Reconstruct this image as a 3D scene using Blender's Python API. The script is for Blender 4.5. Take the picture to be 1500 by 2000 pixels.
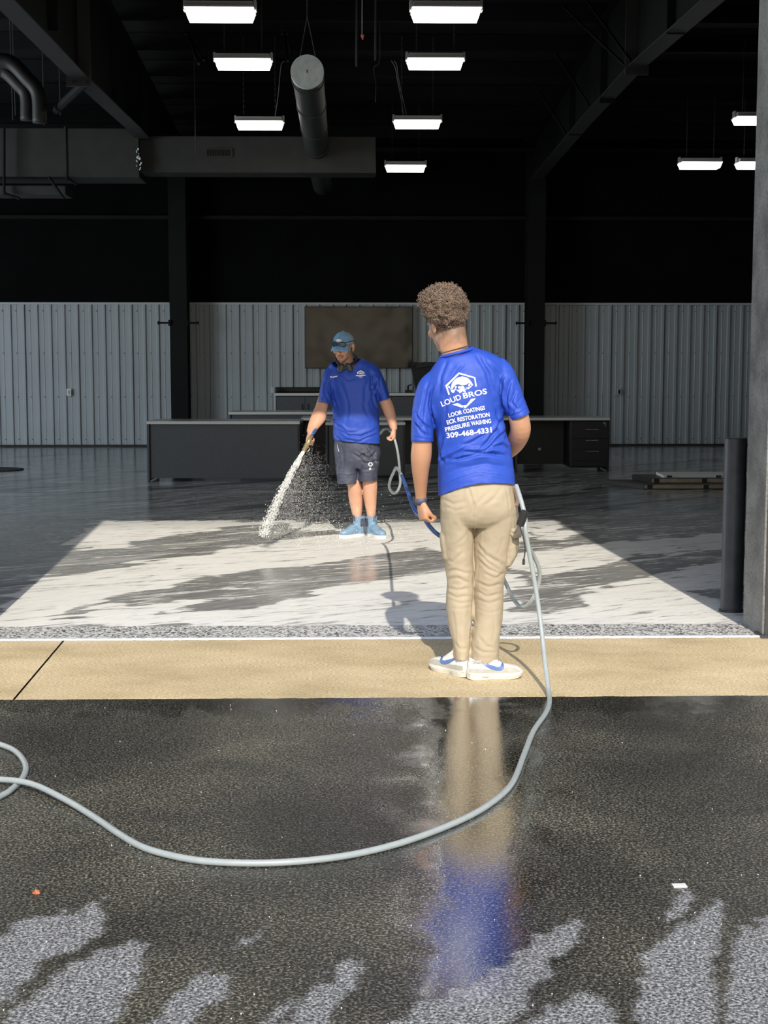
import bpy, bmesh, math, random
import numpy as np
from mathutils import Vector, Matrix, noise
from mathutils.bvhtree import BVHTree

random.seed(7)
for o in list(bpy.data.objects): bpy.data.objects.remove(o)
SC = bpy.context.scene
COL = SC.collection

# ------------------------------------------------------------------ camera
F = 2800.0
CH = 1.43
PITCH = math.atan(290/2800.0)
YAW = math.radians(1.4)
cam_data = bpy.data.cameras.new('camera')
cam = bpy.data.objects.new('camera', cam_data)
COL.objects.link(cam)
cam.location = (0, 0, CH)
cam.rotation_euler = (math.pi/2-PITCH, 0, -YAW)
cam_data.sensor_fit = 'VERTICAL'
cam_data.sensor_height = 36.0
cam_data.lens = F/2000*36.0
cam_data.clip_end = 500
SC.camera = cam

# ------------------------------------------------------------------ light
ELEV = 0.745          # tangent of the sun's elevation
SUN_DIR = Vector((-0.05, 1.0, -ELEV)).normalized()
world = bpy.data.worlds.new('world')
SC.world = world
world.use_nodes = True
wn = world.node_tree.nodes
wl = world.node_tree.links
bgn = wn['Background']
sky = wn.new('ShaderNodeTexSky')
sky.sky_type = 'NISHITA'
sky.sun_disc = False
sky.sun_elevation = math.atan(ELEV)
sky.sun_rotation = math.radians(177)
sky.altitude = 200
sky.air_density = 1.0
sky.dust_density = 1.5
wl.new(sky.outputs[0], bgn.inputs[0])
bgn.inputs[1].default_value = 0.21
sun_d = bpy.data.lights.new('sun', 'SUN')
sun_d.energy = 4.1
sun_d.color = (1.0, 0.93, 0.80)
sun_d.angle = math.radians(0.53)
sun = bpy.data.objects.new('sun', sun_d)
sun.rotation_euler = SUN_DIR.to_track_quat('-Z', 'Y').to_euler()
sun.location = (2, -10, 12)
COL.objects.link(sun)

def area(name, loc, size, power, direction, color=(1, 1, 1)):
    d = bpy.data.lights.new(name, 'AREA')
    d.shape = 'RECTANGLE'; d.size = size[0]; d.size_y = size[1]
    d.energy = power; d.color = color
    o = bpy.data.objects.new(name, d)
    o.location = loc
    o.rotation_euler = Vector(direction).to_track_quat('-Z', 'Y').to_euler()
    COL.objects.link(o)
    return o
# added fill lamps in unseen openings made in the left side wall (built below)
area('side_fill', (-11.95, 15.0, 2.2), (4.0, 4.2), 640, (1, 0.25, -0.08), (0.86, 0.94, 1.0))
area('side_fill', (-11.95, 21.0, 2.2), (4.0, 4.2), 90, (1, 0.05, -0.08), (0.86, 0.94, 1.0))
LAMP = 9.0            # emission of the high-bay diffusers

SC.view_settings.view_transform = 'Standard'
SC.view_settings.look = 'None'
SC.view_settings.exposure = 0.0
SC.view_settings.gamma = 1.0
SC.view_settings.use_curve_mapping = False

# ------------------------------------------------------------------ pixel helpers (1500 x 2000 frame)
cp, sp, cy_, sy_ = math.cos(PITCH), math.sin(PITCH), math.cos(YAW), math.sin(YAW)
CAMP = Vector((0, 0, CH))
def ray(u, v):
    x = u-750.0
    y = F*cp+(1000-v)*sp
    z = -F*sp+(1000-v)*cp
    return Vector((x*cy_+y*sy_, -x*sy_+y*cy_, z))
def PY(u, v, Y):
    r = ray(u, v)
    return CAMP + r*(Y/r.y)
def GR(u, v, z=0.0):
    r = ray(u, v)
    return CAMP + r*((z-CH)/r.z)
def project(co):
    """numpy (n,3) world -> u, v"""
    d = co-np.array([0, 0, CH])
    x = d[:, 0]*cy_-d[:, 1]*sy_
    yy = d[:, 0]*sy_+d[:, 1]*cy_
    fw = yy*cp-d[:, 2]*sp
    up = yy*sp+d[:, 2]*cp
    return 750+F*x/fw, 1000-F*up/fw

# ------------------------------------------------------------------ materials
def mat(name, col, rough=0.5, metal=0.0, spec=0.5, emis=None, estr=0.0, bump=None, var=None, attr=None, trans=0.0, alpha=1.0, coat=0.0):
    """bump=(scale,strength,distance)  var=(scale,amount) colour variation"""
    m = bpy.data.materials.new(name)
    m.use_nodes = True
    nt = m.node_tree; N = nt.nodes; L = nt.links
    b = N['Principled BSDF']
    b.inputs['Base Color'].default_value = (*col, 1)
    b.inputs['Roughness'].default_value = rough
    b.inputs['Metallic'].default_value = metal
    b.inputs['Specular IOR Level'].default_value = spec
    b.inputs['Transmission Weight'].default_value = trans
    b.inputs['Alpha'].default_value = alpha
    b.inputs['Coat Weight'].default_value = coat
    if emis:
        b.inputs['Emission Color'].default_value = (*emis, 1)
        b.inputs['Emission Strength'].default_value = estr
    tc = N.new('ShaderNodeTexCoord')
    last = None
    if attr:
        a = N.new('ShaderNodeAttribute'); a.attribute_name = attr
        last = a.outputs['Color']
    if var:
        nz = N.new('ShaderNodeTexNoise'); nz.inputs['Scale'].default_value = var[0]
        nz.inputs['Detail'].default_value = 5
        L.new(tc.outputs['Object'], nz.inputs['Vector'])
        mr = N.new('ShaderNodeMapRange')
        mr.inputs['From Min'].default_value = 0.3; mr.inputs['From Max'].default_value = 0.7
        mr.inputs['To Min'].default_value = 1-var[1]; mr.inputs['To Max'].default_value = 1+var[1]
        L.new(nz.outputs['Fac'], mr.inputs['Value'])
        mx = N.new('ShaderNodeVectorMath'); mx.operation = 'SCALE'
        if last: L.new(last, mx.inputs[0])
        else: mx.inputs[0].default_value = col
        L.new(mr.outputs[0], mx.inputs['Scale'])
        last = mx.outputs[0]
    if last: L.new(last, b.inputs['Base Color'])
    if bump:
        nb = N.new('ShaderNodeTexNoise'); nb.inputs['Scale'].default_value = bump[0]
        nb.inputs['Detail'].default_value = 4
        L.new(tc.outputs['Object'], nb.inputs['Vector'])
        bp = N.new('ShaderNodeBump'); bp.inputs['Strength'].default_value = bump[1]
        bp.inputs['Distance'].default_value = bump[2]
        L.new(nb.outputs['Fac'], bp.inputs['Height'])
        L.new(bp.outputs[0], b.inputs['Normal'])
    return m

M = {}
M['black_steel'] = mat('black_steel', (0.0055, 0.0058, 0.006), 0.75, spec=.2, var=(3, .25))
M['grey_flange'] = mat('grey_flange', (0.028, 0.029, 0.029), 0.5, var=(4, .2))
M['black_wall'] = mat('black_wall', (0.0026, 0.0028, 0.003), 0.95, spec=.1, bump=(6, .4, .02), var=(1.5, .3))
M['roof_black'] = mat('roof_black', (0.0075, 0.0075, 0.0078), 0.8, spec=.25, bump=(3, .5, .03), var=(1.0, .3))
M['duct'] = mat('duct', (0.034, 0.035, 0.033), 0.55, 0.2, var=(5, .15))
M['galv'] = mat('galv', (0.75, 0.84, 0.86), 0.5, 0.0, var=(14, .12))
M['liner'] = mat('liner', (0.33, 0.37, 0.395), 0.42, var=(1.2, .05))
M['liner_trim'] = mat('liner_trim', (0.42, 0.45, 0.47), 0.4)
M['dark_gap'] = mat('dark_gap', (0.02, 0.02, 0.02), 0.8)
M['facade'] = mat('facade', (0.42, 0.42, 0.42), 0.5, var=(2, .06))
M['lamp'] = mat('lamp', (0.9, 0.9, 0.88), 0.4, emis=(1.0, 0.97, 0.90), estr=LAMP)
M['lamp_body'] = mat('lamp_body', (0.45, 0.46, 0.46), 0.4, 0.2)
M['wire'] = mat('wire', (0.25, 0.25, 0.24), 0.5)
M['dark_wire'] = mat('dark_wire', (0.05, 0.05, 0.05), 0.6)
M['orange'] = mat('orange', (0.55, 0.08, 0.04), 0.5)
M['desk'] = mat('desk', (0.075, 0.083, 0.092), 0.55, var=(30, .08))
M['desk_dark'] = mat('desk_dark', (0.011, 0.011, 0.012), 0.5)
M['desktop'] = mat('desktop', (0.30, 0.31, 0.31), 0.22, var=(20, .12))
M['desk_edge'] = mat('desk_edge', (0.62, 0.63, 0.62), 0.35)
M['chrome'] = mat('chrome', (0.7, 0.7, 0.7), 0.25, 1.0)
M['rubber'] = mat('rubber', (0.02, 0.02, 0.02), 0.7)
M['bag'] = mat('bag', (0.012, 0.012, 0.013), 0.35, bump=(30, .8, .01))
M['plastic_white'] = mat('plastic_white', (0.7, 0.7, 0.68), 0.4)
M['bollard'] = mat('bollard', (0.028, 0.030, 0.034), 0.5, var=(9, .4), bump=(20, .2, .003))
M['wood_edge'] = mat('wood_edge', (0.38, 0.30, 0.20), 0.6, var=(12, .2))
M['board_black'] = mat('board_black', (0.03, 0.028, 0.025), 0.45)
M['white_lam'] = mat('white_lam', (0.75, 0.75, 0.74), 0.35)
M['hose_grey'] = mat('hose_grey', (0.33, 0.365, 0.365), 0.35, var=(30, .06))
M['hose_blue'] = mat('hose_blue', (0.035, 0.12, 0.42), 0.3)
M['brass'] = mat('brass', (0.42, 0.34, 0.19), 0.4, 0.5)
M['shirt'] = mat('shirt', (0.023, 0.070, 0.43), 0.55, bump=(420, .12, .001), spec=.35, var=(3, .06))
M['print'] = mat('print', (0.85, 0.86, 0.88), 0.6)
M['khaki'] = mat('khaki', (0.41, 0.34, 0.24), 0.85, spec=.2, var=(5, .12), bump=(45, .2, .003))
M['skin'] = mat('skin', (0.6, 0.3, 0.18), 0.5, attr='tint', spec=.4, bump=(90, .15, .002), var=(14, .06))
M['hair'] = mat('hair', (0.26, 0.18, 0.13), 0.6, var=(25, .35))
M['hair_dark'] = mat('hair_dark', (0.07, 0.045, 0.03), 0.8)
M['shoe_white'] = mat('shoe_white', (0.66, 0.64, 0.59), 0.55, var=(25, .06))
M['shoe_grey'] = mat('shoe_grey', (0.40, 0.385, 0.33), 0.7, var=(30, .1))
M['sole'] = mat('sole', (0.62, 0.59, 0.52), 0.5, var=(20, .07))
M['swoosh'] = mat('swoosh', (0.085, 0.16, 0.38), 0.4)
M['navy'] = mat('navy', (0.052, 0.060, 0.095), 0.6, var=(9, .35), bump=(70, .3, .004))
M['denim'] = mat('denim', (0.17, 0.32, 0.50), 0.85, var=(60, .18))
M['cap_mesh'] = mat('cap_mesh', (0.30, 0.34, 0.35), 0.85, var=(90, .2))
M['boot'] = mat('boot', (0.19, 0.31, 0.45), 0.35, var=(12, .08))
M['boot_sole'] = mat('boot_sole', (0.72, 0.73, 0.72), 0.5)
M['lens'] = mat('lens', (0.03, 0.06, 0.08), 0.08)
M['band'] = mat('band', (0.075, 0.08, 0.13), 0.55)
M['water'] = mat('water', (0.92, 0.93, 0.92), 0.12, spec=.8)
M['leaf_bit'] = mat('leaf_bit', (0.65, 0.18, 0.07), 0.7)
M['grit'] = mat('grit', (0.8, 0.8, 0.76), 0.6)

# ------------------------------------------------------------------ object helpers
def link(name, me, m=None, parent=None, **props):
    o = bpy.data.objects.new(name, me)
    COL.objects.link(o)
    if m is not None and me is not None and not me.materials: me.materials.append(m)
    if parent is not None:
        o.parent = parent
    for k, v in props.items(): o[k] = v
    return o
def obj(name, bm, m, parent=None, smooth=False, world=False, **props):
    me = bpy.data.meshes.new(name)
    bmesh.ops.recalc_face_normals(bm, faces=bm.faces[:])
    bm.to_mesh(me); bm.free()
    if smooth: me.shade_smooth()
    o = link(name, me, m, parent, **props)
    if world and parent is not None:
        o.matrix_parent_inverse = parent_matrix(parent).inverted()
    return o
def parent_matrix(p):
    mm = Matrix.LocRotScale(p.location, p.rotation_euler, p.scale)
    if p.parent: mm = parent_matrix(p.parent) @ p.matrix_parent_inverse @ mm
    return mm
def thing(name, label, cat, loc=(0, 0, 0), rz=0, group=None):
    o = bpy.data.objects.new(name, None)
    o.empty_display_size = .1
    COL.objects.link(o)
    o.location = loc; o.rotation_euler = (0, 0, rz)
    o['label'] = label; o['category'] = cat
    if group: o['group'] = group
    return o
def bx(bm, x0, x1, y0, y1, z0, z1, bev=0.0):
    r = bmesh.ops.create_cube(bm, size=1.0)
    vs = r['verts']
    bmesh.ops.scale(bm, vec=(abs(x1-x0), abs(y1-y0), abs(z1-z0)), verts=vs)
    bmesh.ops.translate(bm, vec=((x0+x1)/2, (y0+y1)/2, (z0+z1)/2), verts=vs)
    if bev > 0:
        es = list({e for v in vs for e in v.link_edges})
        bmesh.ops.bevel(bm, geom=es, offset=bev, segments=2, affect='EDGES', profile=0.6)
    return bm
def box(x0, x1, y0, y1, z0, z1, bev=0.0):
    return bx(bmesh.new(), x0, x1, y0, y1, z0, z1, bev)
def cyl(bm, p0, p1, r0, r1=None, n=16):
    p0 = Vector(p0); p1 = Vector(p1)
    if r1 is None: r1 = r0
    d = p1-p0
    mtx = Matrix.Translation((p0+p1)/2) @ d.to_track_quat('Z', 'Y').to_matrix().to_4x4()
    bmesh.ops.create_cone(bm, cap_ends=True, segments=n, radius1=r0, radius2=r1, depth=d.length, matrix=mtx)
    return bm
def catmull(pts, k=6):
    """pts: list of equal-length tuples of floats"""
    P = [np.array(p, float) for p in pts]
    out = []
    for i in range(len(P)-1):
        p0 = P[i-1] if i > 0 else 2*P[0]-P[1]
        p1, p2 = P[i], P[i+1]
        p3 = P[i+2] if i+2 < len(P) else 2*P[-1]-P[-2]
        for j in range(k):
            t = j/k
            out.append(0.5*((2*p1)+(-p0+p2)*t+(2*p0-5*p1+4*p2-p3)*t*t+(-p0+3*p1-3*p2+p3)*t**3))
    out.append(P[-1])
    return out
def tube(bm, pts, r, n=8, k=6, smooth=True):
    """thin tube through points, rotation-minimising frame"""
    pts = [Vector(p) for p in pts]
    P = [Vector(q) for q in catmull([tuple(p) for p in pts], k)] if smooth and len(pts) > 2 else pts
    t = (P[1]-P[0]).normalized()
    nrm = t.orthogonal().normalized()
    rings = []
    for i, p in enumerate(P):
        t2 = (P[min(i+1, len(P)-1)]-P[max(i-1, 0)]).normalized()
        nrm = (nrm-t2*nrm.dot(t2)).normalized()
        b = t2.cross(nrm)
        rr = r(i/(len(P)-1)) if callable(r) else r
        rings.append([bm.verts.new(p+(nrm*math.cos(a)+b*math.sin(a))*rr) for a in [2*math.pi*j/n for j in range(n)]])
    for a, b_ in zip(rings[:-1], rings[1:]):
        for j in range(n):
            bm.faces.new((a[j], a[(j+1) % n], b_[(j+1) % n], b_[j]))
    bm.faces.new(rings[0][::-1]); bm.faces.new(rings[-1])
    return bm
def sec(a, b, ry, Y):
    A = PY(a[0], a[1], Y); B = PY(b[0], b[1], Y)
    c = (A+B)/2
    s = (B-A).normalized()
    return (c.x, c.y, c.z, (A-B).length/2, ry, s.x, s.y, s.z)
def ball(u, v, r, Y):
    p = PY(u, v, Y)
    return (p.x, p.y, p.z, r, r, 0, 0, 0)
def loft(bm, secs, n=24, k=4, e=2.0, dome=0.0, axis=Vector((0, 1, 0))):
    """secs: (x,y,z,rx,ry). rx lies across the path in the picture plane, ry along depth."""
    secs = [tuple(s)+(0, 0, 0) if len(s) == 5 else s for s in secs]
    S = catmull(secs, k) if len(secs) > 2 else [np.array(s, float) for s in secs]
    P = [Vector(s[:3]) for s in S]
    if dome > 0:
        t0 = (P[0]-P[1]).normalized(); t1 = (P[-1]-P[-2]).normalized()
        r0 = min(S[0][3], S[0][4])*dome; r1 = min(S[-1][3], S[-1][4])*dome
        pre = []; post = []
        for a in (1.25, 0.95, 0.5):
            q = P[0]+t0*r0*math.sin(a); s = S[0].copy(); s[:3] = q; s[3:5] *= math.cos(a); pre.append(s)
        for a in (0.5, 0.95, 1.25):
            q = P[-1]+t1*r1*math.sin(a); s = S[-1].copy(); s[:3] = q; s[3:5] *= math.cos(a); post.append(s)
        S = pre+S+post
        P = [Vector(s[:3]) for s in S]
    rings = []
    prev = None
    for i, s in enumerate(S):
        t = (P[min(i+1, len(P)-1)]-P[max(i-1, 0)]).normalized()
        ax = axis
        if abs(t.dot(ax)) > 0.85: ax = prev if prev is not None and abs(prev.dot(t)) < .85 else Vector((0, 0, 1))
        d = (ax-t*ax.dot(t)).normalized()
        prev = d.copy()
        side = t.cross(d)
        sv = Vector(s[5:8])
        if sv.length > .02:
            if sv.dot(side) < 0: sv = -sv
            side = (sv+side*max(0, 1-sv.length)).normalized()
        rx, ry = max(s[3], 1e-4), max(s[4], 1e-4)
        ring = []
        for j in range(n):
            a = 2*math.pi*j/n
            c, q = math.cos(a), math.sin(a)
            cc = math.copysign(abs(c)**(2/e), c); qq = math.copysign(abs(q)**(2/e), q)
            ring.append(bm.verts.new(P[i]+side*rx*cc+d*ry*qq))
        rings.append(ring)
    for a, b_ in zip(rings[:-1], rings[1:]):
        for j in range(n):
            bm.faces.new((a[j], a[(j+1) % n], b_[(j+1) % n], b_[j]))
    bm.faces.new(rings[0][::-1]); bm.faces.new(rings[-1])
    return bm
def ell(bm, c, r, rot=None, n=20):
    mtx = Matrix.Translation(c)
    if rot is not None: mtx = mtx @ rot.to_4x4()
    mtx = mtx @ Matrix.Diagonal((*r, 1))
    bmesh.ops.create_uvsphere(bm, u_segments=n, v_segments=n//2+2, radius=1.0, matrix=mtx)
def remesh(bm, voxel, smooth=4, factor=.5):
    bmesh.ops.recalc_face_normals(bm, faces=bm.faces[:])
    me = bpy.data.meshes.new('tmp'); bm.to_mesh(me); bm.free()
    o = bpy.data.objects.new('tmp', me); COL.objects.link(o)
    md = o.modifiers.new('r', 'REMESH'); md.mode = 'VOXEL'; md.voxel_size = voxel; md.adaptivity = 0
    if smooth:
        sm = o.modifiers.new('s', 'SMOOTH'); sm.factor = factor; sm.iterations = smooth
    dg = bpy.context.evaluated_depsgraph_get()
    dg.update()
    out = bpy.data.meshes.new_from_object(o.evaluated_get(dg))
    bpy.data.objects.remove(o); bpy.data.meshes.remove(me)
    return out
def get_co(me):
    a = np.empty(len(me.vertices)*3); me.vertices.foreach_get('co', a); return a.reshape(-1, 3)
def get_no(me):
    a = np.empty(len(me.vertices)*3); me.vertex_normals.foreach_get('vector', a); return a.reshape(-1, 3)
def set_co(me, co):
    me.vertices.foreach_set('co', co.astype(np.float32).ravel()); me.update()
def fold(me, lines, facing=-1, jitter=0.0, jscale=6.0, seed=0):
    """press creases given as image-traced polylines into cloth; facing -1 = side turned to the camera"""
    co = get_co(me); no = get_no(me)
    u, v = project(co)
    if lines:
        for i in range(len(co)):
            q = Vector(co[i])*13
            u[i] += 3.2*noise.noise(q); v[i] += 3.2*noise.noise(q+Vector((5, 1, 9)))
    mask = np.clip(-no[:, 1]*facing*-1*2.0+0.15, 0, 1) if facing else 1.0
    disp = np.zeros(len(co))
    for pts, w, amp in lines:
        best = np.full(len(co), 1e9); sg = np.zeros(len(co)); tt = np.zeros(len(co))
        tot = sum(math.dist(a, b) for a, b in zip(pts[:-1], pts[1:])); acc = 0
        for a, b in zip(pts[:-1], pts[1:]):
            L = math.dist(a, b); dx, dy = (b[0]-a[0])/L, (b[1]-a[1])/L
            t = np.clip((u-a[0])*dx+(v-a[1])*dy, 0, L)
            px = u-(a[0]+dx*t); py = v-(a[1]+dy*t)
            d = np.hypot(px, py)
            s = px*-dy+py*dx
            q = d < best
            best = np.where(q, d, best); sg = np.where(q, np.sign(s), sg); tt = np.where(q, (acc+t)/tot, tt)
            acc += L
        s = best*sg/w
        prof = 0.75*np.exp(-((s+1.3)/1.0)**2)-1.0*np.exp(-(s/0.6)**2)+0.45*np.exp(-((s-1.4)/1.1)**2)
        taper = np.clip(np.minimum(tt, 1-tt)*5+0.15, 0, 1)
        disp += amp*prof*taper
    disp = disp*mask
    if jitter:
        for i in range(len(co)):
            p = Vector(co[i])*jscale+Vector((seed, seed*2, 0))
            disp[i] += jitter*noise.fractal(p, 0.7, 2.2, 3)
    set_co(me, co+no*disp[:, None])
def cut(me, center, normal, radius, sel=None):
    """open a hem: slice the closed tube end off"""
    bm = bmesh.new(); bm.from_mesh(me)
    c = Vector(center); nrm = Vector(normal).normalized()
    fs = [f for f in bm.faces if (f.calc_center_median()-c).length < radius]
    if sel:
        uv = project(np.array([tuple(f.calc_center_median()) for f in fs]))
        fs = [f for f, u_, v_ in zip(fs, uv[0], uv[1]) if sel(u_, v_)]
    vs = {v for f in fs for v in f.verts}; es = {e for f in fs for e in f.edges}
    bmesh.ops.bisect_plane(bm, geom=list(vs)+list(es)+fs, plane_co=c, plane_no=nrm, clear_outer=True, dist=1e-5)
    bm.to_mesh(me); bm.free(); me.update()
def paint(me, base, fn=None, attr='tint'):
    co = get_co(me)
    c = np.ones((len(co), 4)); c[:, :3] = base
    if fn: c = fn(co, c)
    a = me.color_attributes.new(attr, 'FLOAT_COLOR', 'POINT')
    a.data.foreach_set('color', c.astype(np.float32).ravel())
def solid(o, th):
    md = o.modifiers.new('thickness', 'SOLIDIFY'); md.thickness = th; md.offset = -1

def inpoly(u, v, poly):
    ins = np.zeros(u.shape, bool); n = len(poly)
    for i in range(n):
        x0, y0 = poly[i]; x1, y1 = poly[(i+1) % n]
        if y0 == y1: continue
        c = ((y0 > v) != (y1 > v)) & (u < (x1-x0)*(v-y0)/(y1-y0)+x0)
        ins ^= c
    return ins

# ================================================================== GROUND
YD = 7.37     # outer face of the door wall
YB = 24.87    # back wall
XL, XR = -1.97, 2.165
HD = 4.27
ZR = lambda y: 5.32+0.07*(YB-y)     # underside of the roof

def grid_mesh(name, x0, x1, y0, y1, cell, OX0, OX1, OY0, OY1, maskfn, z=0.0):
    nx = int((x1-x0)/cell)+1; ny = int((y1-y0)/cell)+1
    xs = np.linspace(x0, x1, nx); ys = np.linspace(y0, y1, ny)
    X, Y = np.meshgrid(xs, ys)
    co = np.stack([X.ravel(), Y.ravel(), np.full(X.size, z)], 1)
    idx = np.arange(nx*ny).reshape(ny, nx)
    f = np.stack([idx[:-1, :-1], idx[:-1, 1:], idx[1:, 1:], idx[1:, :-1]], -1).reshape(-1, 4)
    val = maskfn(co)
    n = len(co)
    extra = []; ef = []
    def quad(a, b, c, d):
        if b-a < 1e-4 or d-c < 1e-4: return
        k = n+len(extra)
        extra.extend([(a, c, z), (b, c, z), (b, d, z), (a, d, z)]); ef.append((k, k+1, k+2, k+3))
    quad(OX0, x0, OY0, OY1); quad(x1, OX1, OY0, OY1); quad(x0, x1, OY0, y0); quad(x0, x1, y1, OY1)
    if extra:
        co = np.vstack([co, np.array(extra)]); f = np.vstack([f, np.array(ef)])
        val = np.concatenate([val, np.full(len(extra), 0.0)])
    me = bpy.data.meshes.new(name)
    me.vertices.add(len(co)); me.vertices.foreach_set('co', co.ravel())
    me.loops.add(len(f)*4); me.loops.foreach_set('vertex_index', f.ravel().astype(np.int32))
    me.polygons.add(len(f)); me.polygons.foreach_set('loop_start', np.arange(0, len(f)*4, 4, dtype=np.int32))
    me.update(calc_edges=True); me.validate()
    a = me.attributes.new('mask', 'FLOAT', 'POINT'); a.data.foreach_set('value', val.astype(np.float32))
    return me
def blur(a, it):
    for _ in range(it):
        p = np.pad(a, 1, mode='edge')
        a = (p[1:-1, :-2]+p[1:-1, 2:]+p[:-2, 1:-1]+p[2:, 1:-1]+2*p[1:-1, 1:-1])/6
    return a
def q1(pts): return [(x/2, 980+y/2) for x, y in pts]
def q2(pts): return [(750+x/2, 980+y/2) for x, y in pts]
FOAM = [
 q1([(-400, 700), (-400, 440), (0, 435), (120, 300), (350, 275), (560, 235), (700, 215), (900, 190), (1000, 170), (1300, 130), (1500, 105), (1700, 90), (1700, 170), (1500, 200), (1280, 235), (1000, 265), (750, 310), (620, 345), (430, 370), (250, 430)]),
 q1([(370, 75), (1200, 72), (1150, 80), (900, 100), (700, 130), (480, 165), (250, 190)]),
 q1([(1120, 76), (1500, 76), (1700, 76), (1700, 95), (1400, 110), (1150, 115)]),
 q1([(-200, 470), (280, 450), (500, 475), (800, 425), (1050, 410), (1150, 370), (1400, 320), (1500, 300), (1990, 250), (1990, 490), (-200, 490)]),
 q1([(300, 455), (430, 400), (560, 410), (700, 380), (800, 390), (700, 430), (500, 460)]),
 q2([(0, 75), (560, 75), (560, 130), (480, 190), (240, 190), (0, 175)]),
 q2([(470, 215), (600, 190), (830, 165), (950, 215), (850, 235), (700, 275), (600, 290), (520, 260)]),
 q2([(560, 75), (660, 75), (760, 120), (700, 150), (600, 150)]),
 q2([(830, 165), (1000, 150), (1330, 120), (1500, 105), (1500, 160), (1330, 172), (950, 215)]),
 q2([(960, 230), (1100, 215), (1330, 165), (1500, 150), (1500, 160), (1300, 180), (1080, 225), (970, 242)]),
 q2([(450, 290), (600, 300), (560, 330), (470, 340)]),
 q2([(900, 330), (1050, 288), (1330, 225), (1500, 215), (1500, 300), (1330, 335), (1180, 355), (1250, 390), (1400, 400), (1500, 380), (1500, 490), (440, 490), (440, 440), (650, 430), (800, 400), (780, 350)]),
]
def floor_mask(co):
    u, v = project(co)
    n = len(co)
    w = np.empty((n, 2))
    for i in range(n):
        x, y = co[i, 0], co[i, 1]
        a = (x*0.78+y*0.62)*0.9; b = (-x*0.62+y*0.78)*4.0
        w[i, 0] = noise.fractal(Vector((a*1.5, b*1.2, 3.0)), 0.8, 2.1, 4)
        w[i, 1] = noise.fractal(Vector((a*1.5, b*1.2, 9.0)), 0.8, 2.1, 4)
    sc = (v-700)/500.0
    uu = u+w[:, 0]*40*sc; vv = v+w[:, 1]*11*sc
    m = np.zeros(n)
    for p in FOAM: m = np.maximum(m, inpoly(uu, vv, p).astype(float))
    m = np.where(v < 1012, np.clip(0.30+w[:, 0]*0.5, 0, .55), m)
    m = m*0.85+0.08+0.10*w[:, 1]
    nx = int((3.6+3.4)/.022)+1
    m = m.reshape(-1, nx)
    return np.clip(blur(m, 1).ravel(), 0, 1)
FX0, FX1 = -3.4, 3.6
fme = grid_mesh('floor', FX0, FX1, 7.74, 14.4, .022, -12, 12, 7.74, YB+.2, floor_mask)

def new_mat(name):
    m = bpy.data.materials.new(name); m.use_nodes = True
    return m, m.node_tree.nodes, m.node_tree.links, m.node_tree.nodes['Principled BSDF']
def ramp(N, stops, interp='LINEAR'):
    r = N.new('ShaderNodeValToRGB'); cr = r.color_ramp; cr.interpolation = interp
    while len(cr.elements) < len(stops): cr.elements.new(0.5)
    for e, (p, c) in zip(cr.elements, stops):
        e.position = p; e.color = (*c, 1) if len(c) == 3 else c
    return r
def mapping(N, L, rot, scale):
    tc = N.new('ShaderNodeTexCoord'); mp = N.new('ShaderNodeMapping')
    mp.inputs['Rotation'].default_value = (0, 0, -rot); mp.inputs['Scale'].default_value = tuple(1/s for s in scale)
    mp.vector_type = 'TEXTURE'
    L.new(tc.outputs['Object'], mp.inputs['Vector'])
    return mp.outputs[0]
# metallic grey epoxy floor with washed-over cleaning foam
fm, N, L, B = new_mat('wet_epoxy_floor')
at = N.new('ShaderNodeAttribute'); at.attribute_name = 'mask'
vec = mapping(N, L, math.radians(-40), (0.55, 3.2, 1))
n1 = N.new('ShaderNodeTexNoise'); n1.inputs['Scale'].default_value = 0.9; n1.inputs['Detail'].default_value = 7; n1.inputs['Roughness'].default_value = .6; n1.inputs['Distortion'].default_value = .9
L.new(vec, n1.inputs['Vector'])
ep = ramp(N, [(0.28, (0.025, 0.027, 0.031)), (0.42, (0.08, 0.085, 0.09)), (0.48, (0.46, 0.475, 0.48)), (0.54, (0.13, 0.137, 0.14)), (0.60, (0.52, 0.53, 0.53)), (0.72, (0.18, 0.187, 0.187))])
L.new(n1.outputs['Fac'], ep.inputs[0])
wet = ramp(N, [(0.30, (0.17, 0.168, 0.162)), (0.45, (0.38, 0.375, 0.36)), (0.55, (0.27, 0.267, 0.257)), (0.7, (0.58, 0.575, 0.55))])
L.new(n1.outputs['Fac'], wet.inputs[0])
# film of soapy water only near the doorway
tcf = N.new('ShaderNodeTexCoord'); sx = N.new('ShaderNodeSeparateXYZ'); L.new(tcf.outputs['Object'], sx.inputs[0])
mrf = N.new('ShaderNodeMapRange'); mrf.inputs['From Min'].default_value = 12.2; mrf.inputs['From Max'].default_value = 14.2
mrf.inputs['To Min'].default_value = 1; mrf.inputs['To Max'].default_value = 0; L.new(sx.outputs['Y'], mrf.inputs['Value'])
mixa = N.new('ShaderNodeMix'); mixa.data_type = 'RGBA'
L.new(mrf.outputs[0], mixa.inputs['Factor']); L.new(ep.outputs[0], mixa.inputs['A']); L.new(wet.outputs[0], mixa.inputs['B'])
vec2 = mapping(N, L, math.radians(-32), (0.9, 4.2, 1))
n2 = N.new('ShaderNodeTexNoise'); n2.inputs['Scale'].default_value = 3.2; n2.inputs['Detail'].default_value = 9; n2.inputs['Roughness'].default_value = .68; n2.inputs['Distortion'].default_value = 2.4
L.new(vec2, n2.inputs['Vector'])
ad = N.new('ShaderNodeMath'); ad.operation = 'MULTIPLY_ADD'; L.new(n2.outputs['Fac'], ad.inputs[0]); ad.inputs[1].default_value = 1.6; ad.inputs[2].default_value = -0.80
vec3 = mapping(N, L, math.radians(-27), (0.42, 2.6, 1))
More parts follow.
